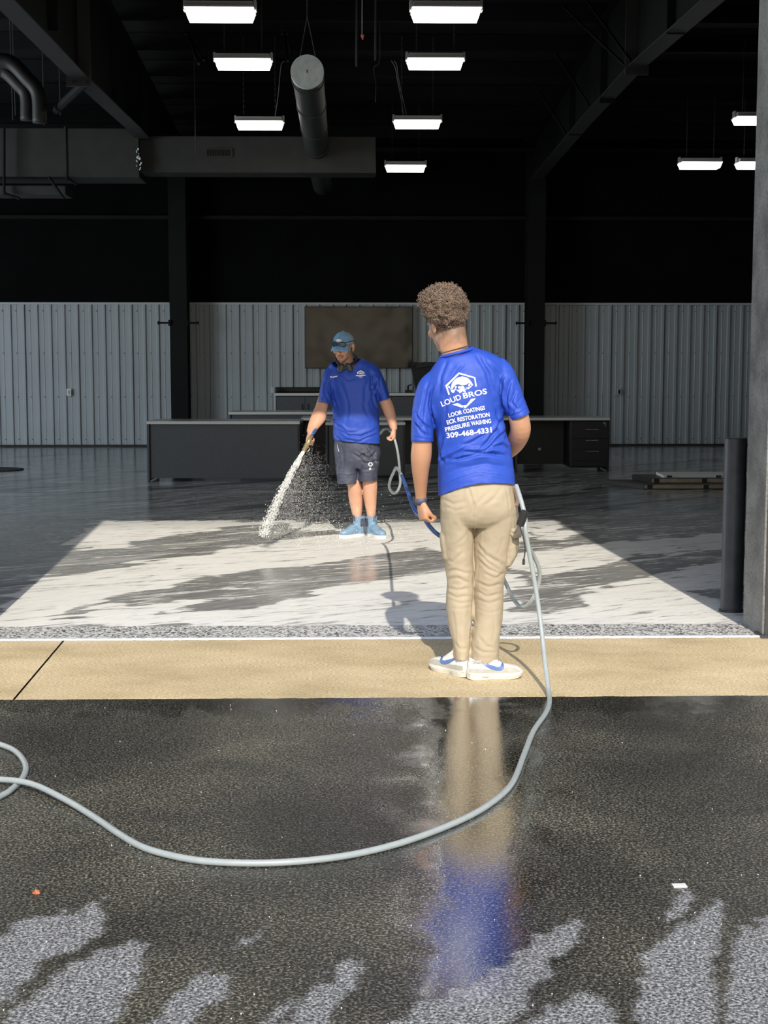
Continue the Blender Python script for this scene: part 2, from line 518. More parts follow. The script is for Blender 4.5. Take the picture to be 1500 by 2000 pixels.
n3 = N.new('ShaderNodeTexNoise'); n3.inputs['Scale'].default_value = 2.4; n3.inputs['Detail'].default_value = 8; n3.inputs['Roughness'].default_value = .62; n3.inputs['Distortion'].default_value = 2.2
L.new(vec3, n3.inputs['Vector'])
ad3 = N.new('ShaderNodeMath'); ad3.operation = 'MULTIPLY_ADD'; L.new(n3.outputs['Fac'], ad3.inputs[0]); ad3.inputs[1].default_value = 3.0; ad3.inputs[2].default_value = -1.5
su0 = N.new('ShaderNodeMath'); su0.operation = 'ADD'; L.new(ad.outputs[0], su0.inputs[0]); L.new(ad3.outputs[0], su0.inputs[1])
mmx = N.new('ShaderNodeMapRange'); L.new(at.outputs['Fac'], mmx.inputs['Value']); mmx.inputs['To Min'].default_value = 0.10; mmx.inputs['To Max'].default_value = 0.92
su = N.new('ShaderNodeMath'); su.operation = 'ADD'; L.new(su0.outputs[0], su.inputs[0]); L.new(mmx.outputs[0], su.inputs[1])
fo = ramp(N, [(0.25, (0, 0, 0)), (0.50, (.5, .5, .5)), (0.72, (1, 1, 1))]); L.new(su.outputs[0], fo.inputs[0])
foc = ramp(N, [(0.35, (0.74, 0.73, 0.69)), (0.65, (0.88, 0.87, 0.83))]); L.new(n2.outputs['Fac'], foc.inputs[0])
mf = N.new('ShaderNodeMath'); mf.operation = 'MULTIPLY'; L.new(fo.outputs[0], mf.inputs[0]); L.new(mrf.outputs[0], mf.inputs[1])
mixb = N.new('ShaderNodeMix'); mixb.data_type = 'RGBA'
L.new(mf.outputs[0], mixb.inputs['Factor']); L.new(mixa.outputs['Result'], mixb.inputs['A']); L.new(foc.outputs[0], mixb.inputs['B'])
L.new(mixb.outputs['Result'], B.inputs['Base Color'])
rr = N.new('ShaderNodeMapRange'); L.new(mf.outputs[0], rr.inputs['Value']); rr.inputs['To Min'].default_value = 0.13; rr.inputs['To Max'].default_value = 0.6
L.new(rr.outputs[0], B.inputs['Roughness'])
bp = N.new('ShaderNodeBump'); bp.inputs['Strength'].default_value = .10; bp.inputs['Distance'].default_value = .01
L.new(n2.outputs['Fac'], bp.inputs['Height']); L.new(bp.outputs[0], B.inputs['Normal'])
fl = link('floor', fme, fm); fl['kind'] = 'structure'
# control joint sawn in the slab
obj('trim_1', box(-11.8, 11.8, 16.03, 16.042, 0.0005, 0.003), M['desktop'], kind='structure')
# unseen pale ground added behind the camera to bounce light into the hall
ym, N, L, B = new_mat('bounce_ground')
B.inputs['Base Color'].default_value = (.44, .44, .44, 1); B.inputs['Roughness'].default_value = .85
obj('trim_13', box(-45, 45, -60, -0.6, -.1, -.006), ym, kind='structure')
# slab body
obj('trim_2', box(-12, 12, 7.37, YB, -0.2, -0.01), M['board_black'], kind='structure')

# flake broadcast strip at the threshold
sm_, N, L, B = new_mat('flake_strip')
tc = N.new('ShaderNodeTexCoord')
vo = N.new('ShaderNodeTexVoronoi'); vo.inputs['Scale'].default_value = 95; L.new(tc.outputs['Object'], vo.inputs['Vector'])
r1 = ramp(N, [(0.0, (0.10, 0.10, 0.10)), (0.28, (0.22, 0.22, 0.22)), (0.36, (0.66, 0.65, 0.62)), (0.8, (0.84, 0.83, 0.80)), (0.95, (0.40, 0.42, 0.44))], 'CONSTANT')
sxx = N.new('ShaderNodeSeparateColor'); L.new(vo.outputs['Color'], sxx.inputs[0]); L.new(sxx.outputs[0], r1.inputs[0])
L.new(r1.outputs[0], B.inputs['Base Color']); B.inputs['Roughness'].default_value = 0.35
bp = N.new('ShaderNodeBump'); bp.inputs['Strength'].default_value = .5; bp.inputs['Distance'].default_value = .004
L.new(sxx.outputs[1], bp.inputs['Height']); L.new(bp.outputs[0], B.inputs['Normal'])
obj('trim_3', box(-1.99, 2.17, 7.40, 7.76, -0.15, 0.002), sm_, kind='structure')
# ragged white lip where the coating was taped off
bm = bmesh.new()
prev = None
nseg = 700
for i in range(nseg+1):
    x = XL-.02+(XR-XL+.03)*i/nseg
    j = 0.010*noise.noise(Vector((x*22, 0, 0)))+.007*noise.noise(Vector((x*70, 4, 0)))
    a = bm.verts.new((x, 7.360+j, 0.001)); b = bm.verts.new((x, 7.372+j*.6, 0.009+.003*noise.noise(Vector((x*50, 0, 7)))))
    c = bm.verts.new((x, 7.425+.022*noise.noise(Vector((x*30, 9, 0))), 0.0035))
    if prev:
        bm.faces.new((prev[0], a, b, prev[1])); bm.faces.new((prev[1], b, c, prev[2]))
    prev = (a, b, c)
obj('trim_4', bm, M['white_lam'], kind='structure')

# concrete apron, two slabs with a joint
cm, N, L, B = new_mat('apron_concrete')
v3 = mapping(N, L, 0, (1, 1.6, 1))
n1 = N.new('ShaderNodeTexNoise'); n1.inputs['Scale'].default_value = 1.6; n1.inputs['Detail'].default_value = 8; n1.inputs['Roughness'].default_value = .6; L.new(v3, n1.inputs['Vector'])
n2 = N.new('ShaderNodeTexNoise'); n2.inputs['Scale'].default_value = 75; n2.inputs['Detail'].default_value = 6; n2.inputs['Roughness'].default_value = .75; L.new(v3, n2.inputs['Vector'])
ra = ramp(N, [(0.32, (0.47, 0.365, 0.205)), (0.5, (0.60, 0.475, 0.28)), (0.68, (0.70, 0.56, 0.35))]); L.new(n1.outputs['Fac'], ra.inputs[0])
rb = ramp(N, [(0.36, (0.35, 0.33, 0.30)), (0.50, (1.0, 1.0, 1.0)), (0.64, (1.5, 1.5, 1.5))]); L.new(n2.outputs['Fac'], rb.inputs[0])
mx = N.new('ShaderNodeMix'); mx.data_type = 'RGBA'; mx.blend_type = 'MULTIPLY'; mx.inputs['Factor'].default_value = .8
L.new(ra.outputs[0], mx.inputs['A']); L.new(rb.outputs[0], mx.inputs['B']); L.new(mx.outputs['Result'], B.inputs['Base Color'])
B.inputs['Roughness'].default_value = .62
bp = N.new('ShaderNodeBump'); bp.inputs['Strength'].default_value = .6; bp.inputs['Distance'].default_value = .004
L.new(n2.outputs['Fac'], bp.inputs['Height']); L.new(bp.outputs[0], B.inputs['Normal'])
apron = thing('concrete_apron', 'tan concrete apron strip between the asphalt and the doorway', 'pavement', (0, 6.7, 0))
apron['kind'] = 'structure'
JX0, JX1 = -1.437, -1.484
def slab(xa0, xa1, xb0, xb1):
    bm = bmesh.new()
    def edge(x0, x1, y, amp, n):
        return [(x0+(x1-x0)*i/n, y+amp*noise.noise(Vector(((x0+(x1-x0)*i/n)*14, y, 0)))) for i in range(n+1)]
    bot = edge(xa0, xa1, 6.06, .012, 160); top = [(xb0+(xb1-xb0)*i/160, 7.40) for i in range(161)]
    vb = [bm.verts.new((x, y-6.7, 0)) for x, y in bot]; vt = [bm.verts.new((x, y-6.7, 0)) for x, y in top]
    vl = [bm.verts.new((x, y-6.7, -.12)) for x, y in bot]
    for i in range(160):
        bm.faces.new((vb[i], vb[i+1], vt[i+1], vt[i])); bm.faces.new((vl[i], vl[i+1], vb[i+1], vb[i]))
    return bm
obj('slab', slab(-9, JX0-.005, -9, JX1-.005), cm, apron)
obj('slab', slab(JX0+.005, 9, JX1+.005, 9), cm, apron)
obj('joint', box(-9, 9, -.64, .69, -0.14, -0.012), M['board_black'], apron)

# asphalt
def q3(pts): return [(x/2, 1380+y/2) for x, y in pts]
def q4(pts): return [(750+x/2, 1380+y/2) for x, y in pts]
DRY = [
 q3([(-60, 900), (0, 890), (240, 800), (420, 770), (400, 850), (370, 900), (180, 990), (80, 1090), (60, 1140), (0, 1180), (-60, 1200)]),
 q3([(0, 1260), (60, 1180), (200, 1080), (410, 985), (470, 940), (540, 905), (560, 980), (540, 1080), (420, 1260)]),
 q3([(190, 1075), (300, 990), (400, 965), (410, 985), (250, 1060)]),
 q3([(540, 1260), (680, 1130), (700, 1110), (890, 1050), (900, 1060), (750, 1260)]),
 q3([(980, 1260), (1150, 1120), (1160, 1130), (1080, 1260)]),
 q3([(1100, 1260), (1220, 1120), (1380, 1000), (1410, 1010), (1400, 1080), (1290, 1190), (1270, 1260)]),
 q3([(1230, 1060), (1300, 990), (1280, 1020)]),
 q3([(700, 1140), (760, 1060), (850, 1010), (800, 1080)]),
 q3([(880, 960), (1000, 880), (1060, 850), (960, 940)]),
 q4([(0, 1260), (250, 1115), (450, 1015), (580, 915), (700, 860), (760, 820), (780, 860), (720, 940), (620, 1060), (540, 1170), (480, 1260)]),
 q4([(540, 1260), (620, 1170), (740, 1130), (850, 1125), (900, 1180), (920, 1260)]),
 q4([(990, 1260), (1000, 1130), (1020, 960), (1080, 910), (1200, 840), (1330, 760), (1310, 880), (1300, 970), (1270, 1040), (1295, 1080), (1300, 1260)]),
 q4([(1330, 1260), (1350, 1080), (1380, 880), (1440, 840), (1600, 820), (1600, 1260)]),
 q4([(1110, 850), (1150, 730), (1190, 720), (1220, 760), (1190, 810)]),
]
def asphalt_mask(co):
    u, v = project(co)
    n = len(co); w = np.empty((n, 2))
    for i in range(n):
        p = Vector((co[i, 0]*16, co[i, 1]*11, 1.0))
        w[i, 0] = noise.fractal(p, 0.75, 2.1, 4); w[i, 1] = noise.fractal(p+Vector((7, 3, 5)), 0.75, 2.1, 4)
    uu = u+w[:, 0]*20; vv = v+w[:, 1]*20
    m = np.zeros(n)
    for p in DRY: m = np.maximum(m, inpoly(uu, vv, p).astype(float))
    nx = int(4.4/.010)+1
    m = blur(m.reshape(-1, nx), 1).ravel()
    return m
ame = grid_mesh('asphalt', -1.9, 2.5, 2.7, 6.05, .010, -30, 30, -40, 6.062, asphalt_mask, z=-0.001)
am, N, L, B = new_mat('wet_asphalt')
at = N.new('ShaderNodeAttribute'); at.attribute_name = 'mask'
v3 = mapping(N, L, 0, (1, 1, 1))
vo = N.new('ShaderNodeTexVoronoi'); vo.inputs['Scale'].default_value = 135; L.new(v3, vo.inputs['Vector'])
n1 = N.new('ShaderNodeTexNoise'); n1.inputs['Scale'].default_value = 125; n1.inputs['Detail'].default_value = 3; n1.inputs['Roughness'].default_value = .6; L.new(v3, n1.inputs['Vector'])
n2 = N.new('ShaderNodeTexNoise'); n2.inputs['Scale'].default_value = 1.3; n2.inputs['Detail'].default_value = 7; n2.inputs['Distortion'].default_value = .5; L.new(v3, n2.inputs['Vector'])
dark = ramp(N, [(0.38, (0.012, 0.012, 0.011)), (0.52, (0.048, 0.046, 0.038)), (0.66, (0.22, 0.208, 0.17))]); L.new(n1.outputs['Fac'], dark.inputs[0])
big = ramp(N, [(0.30, (0.60, 0.60, 0.60)), (0.5, (1.0, 1.0, 0.98)), (0.68, (1.7, 1.66, 1.5))]); L.new(n2.outputs['Fac'], big.inputs[0])
mxd = N.new('ShaderNodeMix'); mxd.data_type = 'RGBA'; mxd.blend_type = 'MULTIPLY'; mxd.inputs['Factor'].default_value = 1
L.new(dark.outputs[0], mxd.inputs['A']); L.new(big.outputs[0], mxd.inputs['B'])
dry = ramp(N, [(0.36, (0.035, 0.035, 0.036)), (0.50, (0.17, 0.17, 0.172)), (0.64, (0.46, 0.46, 0.455))]); L.new(n1.outputs['Fac'], dry.inputs[0])
mxa = N.new('ShaderNodeMix'); mxa.data_type = 'RGBA'
L.new(at.outputs['Fac'], mxa.inputs['Factor']); L.new(mxd.outputs['Result'], mxa.inputs['A']); L.new(dry.outputs[0], mxa.inputs['B'])
L.new(mxa.outputs['Result'], B.inputs['Base Color'])
rr = N.new('ShaderNodeMapRange'); L.new(at.outputs['Fac'], rr.inputs['Value']); rr.inputs['To Min'].default_value = 0.0; rr.inputs['To Max'].default_value = 0.55
pu = N.new('ShaderNodeAttribute'); pu.attribute_name = 'puddle'
pr = N.new('ShaderNodeMapRange'); L.new(pu.outputs['Fac'], pr.inputs['Value']); pr.inputs['To Min'].default_value = 0.33; pr.inputs['To Max'].default_value = 0.07
pa_ = N.new('ShaderNodeMath'); pa_.operation = 'ADD'; L.new(pr.outputs[0], pa_.inputs[0]); L.new(rr.outputs[0], pa_.inputs[1])
L.new(pa_.outputs[0], B.inputs['Roughness'])
rs = N.new('ShaderNodeMapRange'); L.new(at.outputs['Fac'], rs.inputs['Value']); rs.inputs['To Min'].default_value = 0.45; rs.inputs['To Max'].default_value = 0.2
rp = N.new('ShaderNodeMath'); rp.operation = 'MULTIPLY_ADD'; L.new(pu.outputs['Fac'], rp.inputs[0]); rp.inputs[1].default_value = .55; L.new(rs.outputs[0], rp.inputs[2])
L.new(rp.outputs[0], B.inputs['Specular IOR Level'])
L.new(pu.outputs['Fac'], B.inputs['Coat Weight']); B.inputs['Coat Roughness'].default_value = .05; B.inputs['Coat IOR'].default_value = 1.6
bp = N.new('ShaderNodeBump'); bp.inputs['Distance'].default_value = .004
pb_ = N.new('ShaderNodeMapRange'); L.new(pu.outputs['Fac'], pb_.inputs['Value']); pb_.inputs['To Min'].default_value = 0.30; pb_.inputs['To Max'].default_value = 0.07; L.new(pb_.outputs[0], bp.inputs['Strength'])
L.new(n1.outputs['Fac'], bp.inputs['Height']); L.new(bp.outputs[0], B.inputs['Coat Normal']); L.new(bp.outputs[0], B.inputs['Normal'])
_co = get_co(ame); _u, _v = project(np.where(_co[:, 1:2] < 2.0, np.array([[0, 3.0, 0]]), _co))
_w = np.array([noise.fractal(Vector((c[0]*6, c[1]*4, 2)), .7, 2.1, 3) if c[1] > 2 else 0 for c in _co])
_c = 925+(_v-1362)*.02; _h = 95+(_v-1362)*.04
_pd = np.clip(1.6-np.abs((_u-_c)/_h)+_w*.8, 0, 1)*np.clip((1990-_v)/60+_w*.5, 0, 1)
_pd = np.maximum(_pd, np.clip((1400-_v)/30+_w, 0, .6))
_pd[np.array(_co[:, 1]) < 2.0] = 0
_a = ame.attributes.new('puddle', 'FLOAT', 'POINT'); _a.data.foreach_set('value', _pd.astype(np.float32))
asph = link('asphalt', ame, am); asph['kind'] = 'structure'

# small debris on the asphalt
def debris(name, pts, r, m, label, cat):
    for i, (u, v) in enumerate(pts):
        p = GR(u, v, 0)
        bm = bmesh.new(); bmesh.ops.create_icosphere(bm, subdivisions=1, radius=r)
        for q in bm.verts: q.co *= random.uniform(.7, 1.3); q.co.z = max(q.co.z*.4, -.001)
        o = obj(name, bm, m); o.location = p; o['label'] = label; o['category'] = cat
bm = bmesh.new()
rng = random.Random(3)
grit_px = [(257, 562), (205, 582), (450, 577), (465, 632), (295, 690), (198, 743), (389, 733), (393, 747), (451, 585), (215, 821), (218, 851), (551, 835), (108, 716), (54, 717), (182, 826), (80, 773), (484, 613), (540, 588), (693, 616), (691, 635), (803, 987), (1131, 978), (1178, 1011), (1287, 973), (1328, 1027)]
for i in range(90):
    if i < len(grit_px):
        u, v = grit_px[i]; v += 800 if v < 1020 and u < 760 else 820
        if v > 1990: v = 1900
    else: u, v = rng.uniform(0, 1500), 1400+600*rng.random()**.8
    p = GR(u, v, 0.0005)
    bmesh.ops.create_icosphere(bm, subdivisions=1, radius=rng.uniform(.0010, .0022), matrix=Matrix.Translation(p))
o = obj('grit', bm, M['grit'], kind='stuff'); o['label'] = 'tiny white grit crumbs scattered over the wet asphalt'; o['category'] = 'grit'
p = GR(1327, 1731, -0.001)
o = obj('paper_scrap', box(-.019, .019, -.013, .013, 0, .004, .001), M['white_lam']); o.location = p; o.rotation_euler = (0, 0, .05)
o['label'] = 'small white rectangular scrap lying on the wet asphalt at right'; o['category'] = 'scrap'
bm = bmesh.new()
lp = [(-.010, -.004), (-.004, -.011), (.002, -.006), (.011, -.005), (.006, .001), (.008, .009), (.001, .006), (-.006, .010), (-.005, .002)]
vt = [bm.verts.new((x, y*1.6, .003+.002*math.sin(i*2))) for i, (x, y) in enumerate(lp)]; bm.faces.new(vt)
r = bmesh.ops.extrude_face_region(bm, geom=bm.faces[:]); bmesh.ops.translate(bm, vec=(0, 0, -.003), verts=[g for g in r['geom'] if isinstance(g, bmesh.types.BMVert)])
o = obj('leaf', bm, M['leaf_bit']); o.location = GR(71, 1743, 0)
o['label'] = 'small orange leaf scrap on the asphalt at lower left'; o['category'] = 'leaf'

# ================================================================== BUILDING SHELL
S = lambda n, bm, m, par=None: obj(n, bm, m, par, **({} if par else {'kind': 'structure'}))
# front wall (outside face light metal siding) around the door opening
wf = bmesh.new()
bx(wf, -12.3, XL, YD+.02, YD+.30, 0, 7.2); bx(wf, XR+.30, 12.3, YD+.02, YD+.30, 0, 7.2); bx(wf, XL, XR+.30, YD+.02, YD+.30, HD, 7.2)
S('wall_front', wf, M['facade'])
# inner black lining of the front wall
wi = bmesh.new()
bx(wi, -12.0, XL, YD+.30, YD+.33, 0, 6.6); bx(wi, XR+.30, 12.0, YD+.30, YD+.33, 0, 6.6); bx(wi, XL, XR+.3, YD+.30, YD+.33, HD, 6.6)
S('trim_5', wi, M['black_wall'])
S('wall_right', box(12.0, 12.3, YD, YB+.3, 0, 6.7), M['black_wall'])
wlm = bmesh.new()
for (a, b) in ((YD, 13.0), (17.0, 19.0), (23.0, YB+.3)): bx(wlm, -12.3, -12.0, a, b, 0, 6.7)
bx(wlm, -12.3, -12.0, 13.0, 17.0, 4.3, 6.7); bx(wlm, -12.3, -12.0, 19.0, 23.0, 4.3, 6.7)  # unseen openings added for the side fill lamps
S('wall_left', wlm, M['black_wall'])
wb = S('wall_back', box(-12.3, 12.3, YB+.03, YB+.3, 0, 6.0), M['black_wall'])
# roof
bm = bmesh.new()
y0, y1 = YD, YB+.3
vs = [bm.verts.new(p) for p in [(-12.3, y0, ZR(y0)), (12.3, y0, ZR(y0)), (12.3, y1, ZR(y1)), (-12.3, y1, ZR(y1)), (-12.3, y0, ZR(y0)+.2), (12.3, y0, ZR(y0)+.2), (12.3, y1, ZR(y1)+.2), (-12.3, y1, ZR(y1)+.2)]]
for f in ((0, 1, 2, 3), (4, 7, 6, 5), (0, 4, 5, 1), (1, 5, 6, 2), (2, 6, 7, 3), (3, 7, 4, 0)): bm.faces.new([vs[i] for i in f])
ceil = S('ceiling', bm, M['roof_black'])
# roof insulation bands between purlins, slightly sagging, and Z-purlins
def purlin_mesh():
    bm = bmesh.new()
    prof = [(-.07, 0), (0, 0), (0, -.20), (.065, -.20), (.065, -.18)]
    for x0 in (-11.98,):
        a = [bm.verts.new((x0, y, z)) for y, z in prof]; b = [bm.verts.new((11.98, y, z)) for y, z in prof]
        for i in range(4): bm.faces.new((a[i], b[i], b[i+1], a[i+1]))
    me = bpy.data.meshes.new('purlin'); bm.to_mesh(me); bm.free(); me.materials.append(M['black_steel']); return me
pm = purlin_mesh()
y = 24.3
while y > 12:
    o = link('purlin', pm, None, ceil); o.location = (0, y, ZR(y)-.001)
    y -= 1.25
# liner panels on the back wall (ribbed steel, 0.915 wide)
def liner_mesh(h=2.44, w=0.915):
    bm = bmesh.new(); prof = []
    n = 4; p = w/n
    for i in range(n):
        x = i*p
        prof += [(x, 0), (x+p*.30, 0), (x+p*.34, -.006), (x+p*.38, 0), (x+p*.70, 0), (x+p*.755, -.024), (x+p*.925, -.024), (x+p*.98, 0)]
    prof.append((w-.004, 0)); prof.append((w-.002, .006))
    a = [bm.verts.new((x, y, 0.02)) for x, y in prof]; b = [bm.verts.new((x, y, h)) for x, y in prof]
    for i in range(len(prof)-1): bm.faces.new((a[i], a[i+1], b[i+1], b[i]))
    me = bpy.data.meshes.new('panel'); bm.to_mesh(me); bm.free(); me.materials.append(M['liner']); return me
lm = liner_mesh()
for i in range(26):
    o = link('panel', lm, None, wb); o.location = (-11.95+i*.917, YB+.026, 0)
S('trim_6', box(-12, 12, YB-.01, YB+.03, 2.435, 2.47), M['liner_trim'])
S('baseboard_back', box(-12, 12, YB-.012, YB+.03, 0, .035), M['dark_gap'])
bm = bmesh.new()
for zz in (0.12, 0.85, 1.6, 2.32):
    for i in range(104):
        bx(bm, -11.9+i*.2293+.01, -11.9+i*.2293+.024, YB+.012, YB+.03, zz, zz+.014)
o = obj('screw', bm, M['dark_gap'], wb, kind='stuff')
# wall girts above the liner
for z0 in (3.86, 5.0):
    obj('girt', box(-11.9, 11.9, YB-.16, YB+.02, z0, z0+.06), M['black_steel'], wb)
# door jamb columns (steel channel)
jm, N, L, B = new_mat('jamb_steel')
tc = N.new('ShaderNodeTexCoord'); nz = N.new('ShaderNodeTexNoise'); nz.inputs['Scale'].default_value = 5; nz.inputs['Detail'].default_value = 8; L.new(tc.outputs['Object'], nz.inputs['Vector'])
rj = ramp(N, [(0.33, (0.10, 0.10, 0.095)), (0.55, (0.20, 0.20, 0.19)), (0.7, (0.27, 0.27, 0.255))]); L.new(nz.outputs['Fac'], rj.inputs[0])
nz2 = N.new('ShaderNodeTexNoise'); nz2.inputs['Scale'].default_value = 60; nz2.inputs['Detail'].default_value = 4; L.new(tc.outputs['Object'], nz2.inputs['Vector'])
rk = ramp(N, [(0.40, (.35, .33, .3)), (.52, (1, 1, 1))]); L.new(nz2.outputs['Fac'], rk.inputs[0])
mj = N.new('ShaderNodeMix'); mj.data_type = 'RGBA'; mj.blend_type = 'MULTIPLY'; mj.inputs['Factor'].default_value = .5
L.new(rj.outputs[0], mj.inputs['A']); L.new(rk.outputs[0], mj.inputs['B']); L.new(mj.outputs['Result'], B.inputs['Base Color']); B.inputs['Roughness'].default_value = .5
S('trim_7', box(XR, XR+.012, YD, YD+.36, 0, HD), jm)
S('trim_8', box(XR+.012, XR+.30, YD-.01, YD+.012, 0, HD), M['bollard'])
S('trim_9', box(XR+.30, XR+.34, YD-.03, YD+.02, 0, HD), M['facade'])
S('trim_10', box(XL-.30, XL, YD-.005, YD+.36, 0, HD), jm)
S('trim_11', box(XL-.3, XR+.3, YD-.005, YD+.36, HD, HD+.25), jm)
bm = box(XR-.012, XR+.30, YD-.035, YD+.10, 0, .016); cyl(bm, (XR+.05, YD-.02, .016), (XR+.05, YD-.02, .045), .009, n=8)
S('trim_12', bm, M['bollard'])

# ------------------------------------------------------------------ steel frames
def frame(label, uc, vtop, u_pts, wpx):
    """column against the back wall and the tapered rafter above, seen from inside"""
    Yc = YB-.32
    c = PY(uc, 800, Yc)
    t = thing('steel_frame', label, 'steel frame', (c.x, Yc, 0), 0, 'black steel roof frames')
    w = .145
    zt = 4.52
    bm = bmesh.new(); bx(bm, -w, w, -.16, -.145, 0, zt); bx(bm, -.006, .006, -.145, .27, 0, ZR(Yc)-.02); bx(bm, -w, w, .27, .285, 0, ZR(Yc)-.1)
    obj('column', bm, M['black_steel'], t)
    obj('base_plate', box(-w-.02, w+.02, -.2, .285, 0, .02), M['black_steel'], t)
    # bottom flange polyline
    pts = [(0.0, zt, Yc-.14)]
    for (u, v, Y) in u_pts:
        pts.append((0.0, PY(u, v, Y).z, Y))
    fl_ = bmesh.new(); web = bmesh.new(); topf = bmesh.new()
    ring = []
    pts2 = pts+[(0, pts[-1][1]+.02, YD+.4)]
    for (x, z, y) in pts2:
        ring.append([fl_.verts.new((-.10, y-Yc, z)), fl_.verts.new((.10, y-Yc, z)), fl_.verts.new((.10, y-Yc, z+.014)), fl_.verts.new((-.10, y-Yc, z+.014))])
    for a, b in zip(ring[:-1], ring[1:]):
        for j in range(4): fl_.faces.new((a[j], a[(j+1) % 4], b[(j+1) % 4], b[j]))
    fl_.faces.new(ring[0]); fl_.faces.new(ring[-1])
    for (a, b) in zip(pts2[:-1], pts2[1:]):
        for s in (-.005, .005):
            web.faces.new([web.verts.new(p) for p in [(s, a[2]-Yc, a[1]+.01), (s, b[2]-Yc, b[1]+.01), (s, b[2]-Yc, ZR(b[2])-.22), (s, a[2]-Yc, ZR(a[2])-.22)]])
    for y0, y1 in ((YD+.4, Yc+.25),):
        for dz in (-.22, -.205):
            topf.faces.new([topf.verts.new(p) for p in [(-.10, y0-Yc, ZR(y0)+dz), (.10, y0-Yc, ZR(y0)+dz), (.10, y1-Yc, ZR(y1)+dz), (-.10, y1-Yc, ZR(y1)+dz)]])
    obj('bottom_flange', fl_, M['grey_flange'], t); obj('web', web, M['black_steel'], t); obj('top_flange', topf, M['black_steel'], t)
    k = pts2[2]
    bm = bmesh.new(); bx(bm, -.13, .13, k[2]-Yc-.02, k[2]-Yc+.02, k[1]-.09, ZR(k[2])-.25)
    for sx_ in (-.07, .07): cyl(bm, (sx_, k[2]-Yc-.035, k[1]-.05), (sx_, k[2]-Yc+.035, k[1]-.05), .014, n=6)
    obj('splice_plate', bm, M['grey_flange'], t)
    for yy in (14.2, 17.9, 20.4):
        bm = bmesh.new(); bx(bm, -.09, .09, yy-Yc-.004, yy-Yc+.004, 4.6, ZR(yy)-.22); obj('stiffener', bm, M['black_steel'], t)
    # towel-bar like hooks on the column at liner height
    for s in (-1, 1):
        bm = bmesh.new(); cyl(bm, (s*w, -.17, 2.11), (s*(w+.20), -.17, 2.11), .016, n=8); cyl(bm, (s*(w+.18), -.17, 2.11), (s*(w+.20), -.17, 2.11), .028, n=8)
        bx(bm, s*w-.02, s*w+.02, -.19, -.145, 2.06, 2.16)
        obj('hook_bar', bm, M['black_steel'], t)
    return t, Yc
Lf, Yc = frame('black steel column and rafter left of the blue-capped worker', 353, 345, [(246, 250, 19.6), (165, 152, 15.7), (24, 0, 12.3)], 30)
Rf, Yc = frame('black steel column and rafter right of the curly-haired worker', 1043, 345, [(1130, 240, 19.6), (1225, 130, 16.1), (1378, 0, 12.75)], 30)
# flange braces near the roof on the right frame and the left strut
def rod(name, label, cat, segs, r, m, n=6, group=None):
    p0 = Vector(segs[0])
    t = bmesh.new()
    tube(t, [Vector(p)-p0 for p in segs], r, n, smooth=False)
    o = obj(name, t, m); o.location = p0; o['label'] = label; o['category'] = cat
    if group: o['group'] = group
    return o
for (a, b, Y0_, Y1_) in (((1100, 0), (1222, 130), 18.0, 16.1), ((1145, 0), (1232, 120), 17.6, 15.9), ((1075, 75), (1150, 205), 19.6, 18.6), ((1040, 160), (1105, 260), 21.4, 20.6)):
    bmb = bmesh.new(); q0 = PY(*a, Y0_); q1_ = PY(*b, Y1_); q0.z = min(q0.z, ZR(q0.y)-.03)
    tube(bmb, [q0-Rf.location, q1_-Rf.location], .018, 4, smooth=False); obj('brace', bmb, M['black_steel'], Rf)
bmb = bmesh.new(); tube(bmb, [PY(110, 215, 17.5)-Lf.location, PY(168, 160, 15.8)-Lf.location], .05, 8, smooth=False); obj('strut', bmb, M['black_steel'], Lf)

# ------------------------------------------------------------------ ducts
YDU = 20.6
def wbox(u0, u1, v0, v1, Y, depth):
    a = PY(u0, v0, Y); b = PY(u1, v1, Y)
    return a.x, b.x, b.z, a.z
x0, x1, z0, z1 = wbox(-400, 272, 248, 346, YDU-.15, 0)
t = thing('rectangular_duct', 'long dark rectangular air duct crossing the hall at left', 'duct', ((x0+x1)/2, YDU, 4.3))
def loc(b, o): 
    bmesh.ops.translate(b, vec=-Vector(o.location), verts=b.verts[:]); return b
obj('wide_section', loc(box(x0, x1, YDU-.15, YDU+.6, z0, z1, .01), t), M['duct'], t)
xx = PY(128, 300, YDU-.15).x
obj('flange_seam', loc(box(xx-.012, xx+.012, YDU-.17, YDU+.61, z0-.02, z1+.02), t), M['duct'], t)
x2, x3, z2, z3 = wbox(268, 734, 265, 338, YDU, 0)
obj('narrow_section', loc(box(x2, x3, YDU, YDU+.5, z2, z3, .008), t), M['duct'], t)
gx0, gx1, gz0, gz1 = wbox(402, 454, 290, 308, YDU, 0)
g = obj('vent_grille', loc(box(gx0, gx1, YDU-.02, YDU, gz0, gz1), t), M['duct'], t)
for i in range(9):
    xa = gx0+.02+(gx1-gx0-.04)*i/9
    obj('slat', loc(box(xa, xa+.012, YDU-.03, YDU-.02, gz0+.02, gz1-.02), t), M['black_steel'], g)
# torn foil edge where the two sections meet
bm = bmesh.new()
for i in range(14):
    p = PY(266+random.uniform(0, 12), 292+i*3+random.uniform(-1, 1), YDU-.17)
    bmesh.ops.create_icosphere(bm, subdivisions=1, radius=random.uniform(.006, .018), matrix=Matrix.Translation(p) @ Matrix.Diagonal((1, .3, 1.3, 1)))
obj('foil_tape', loc(bm, t), M['galv'], t, kind='stuff')
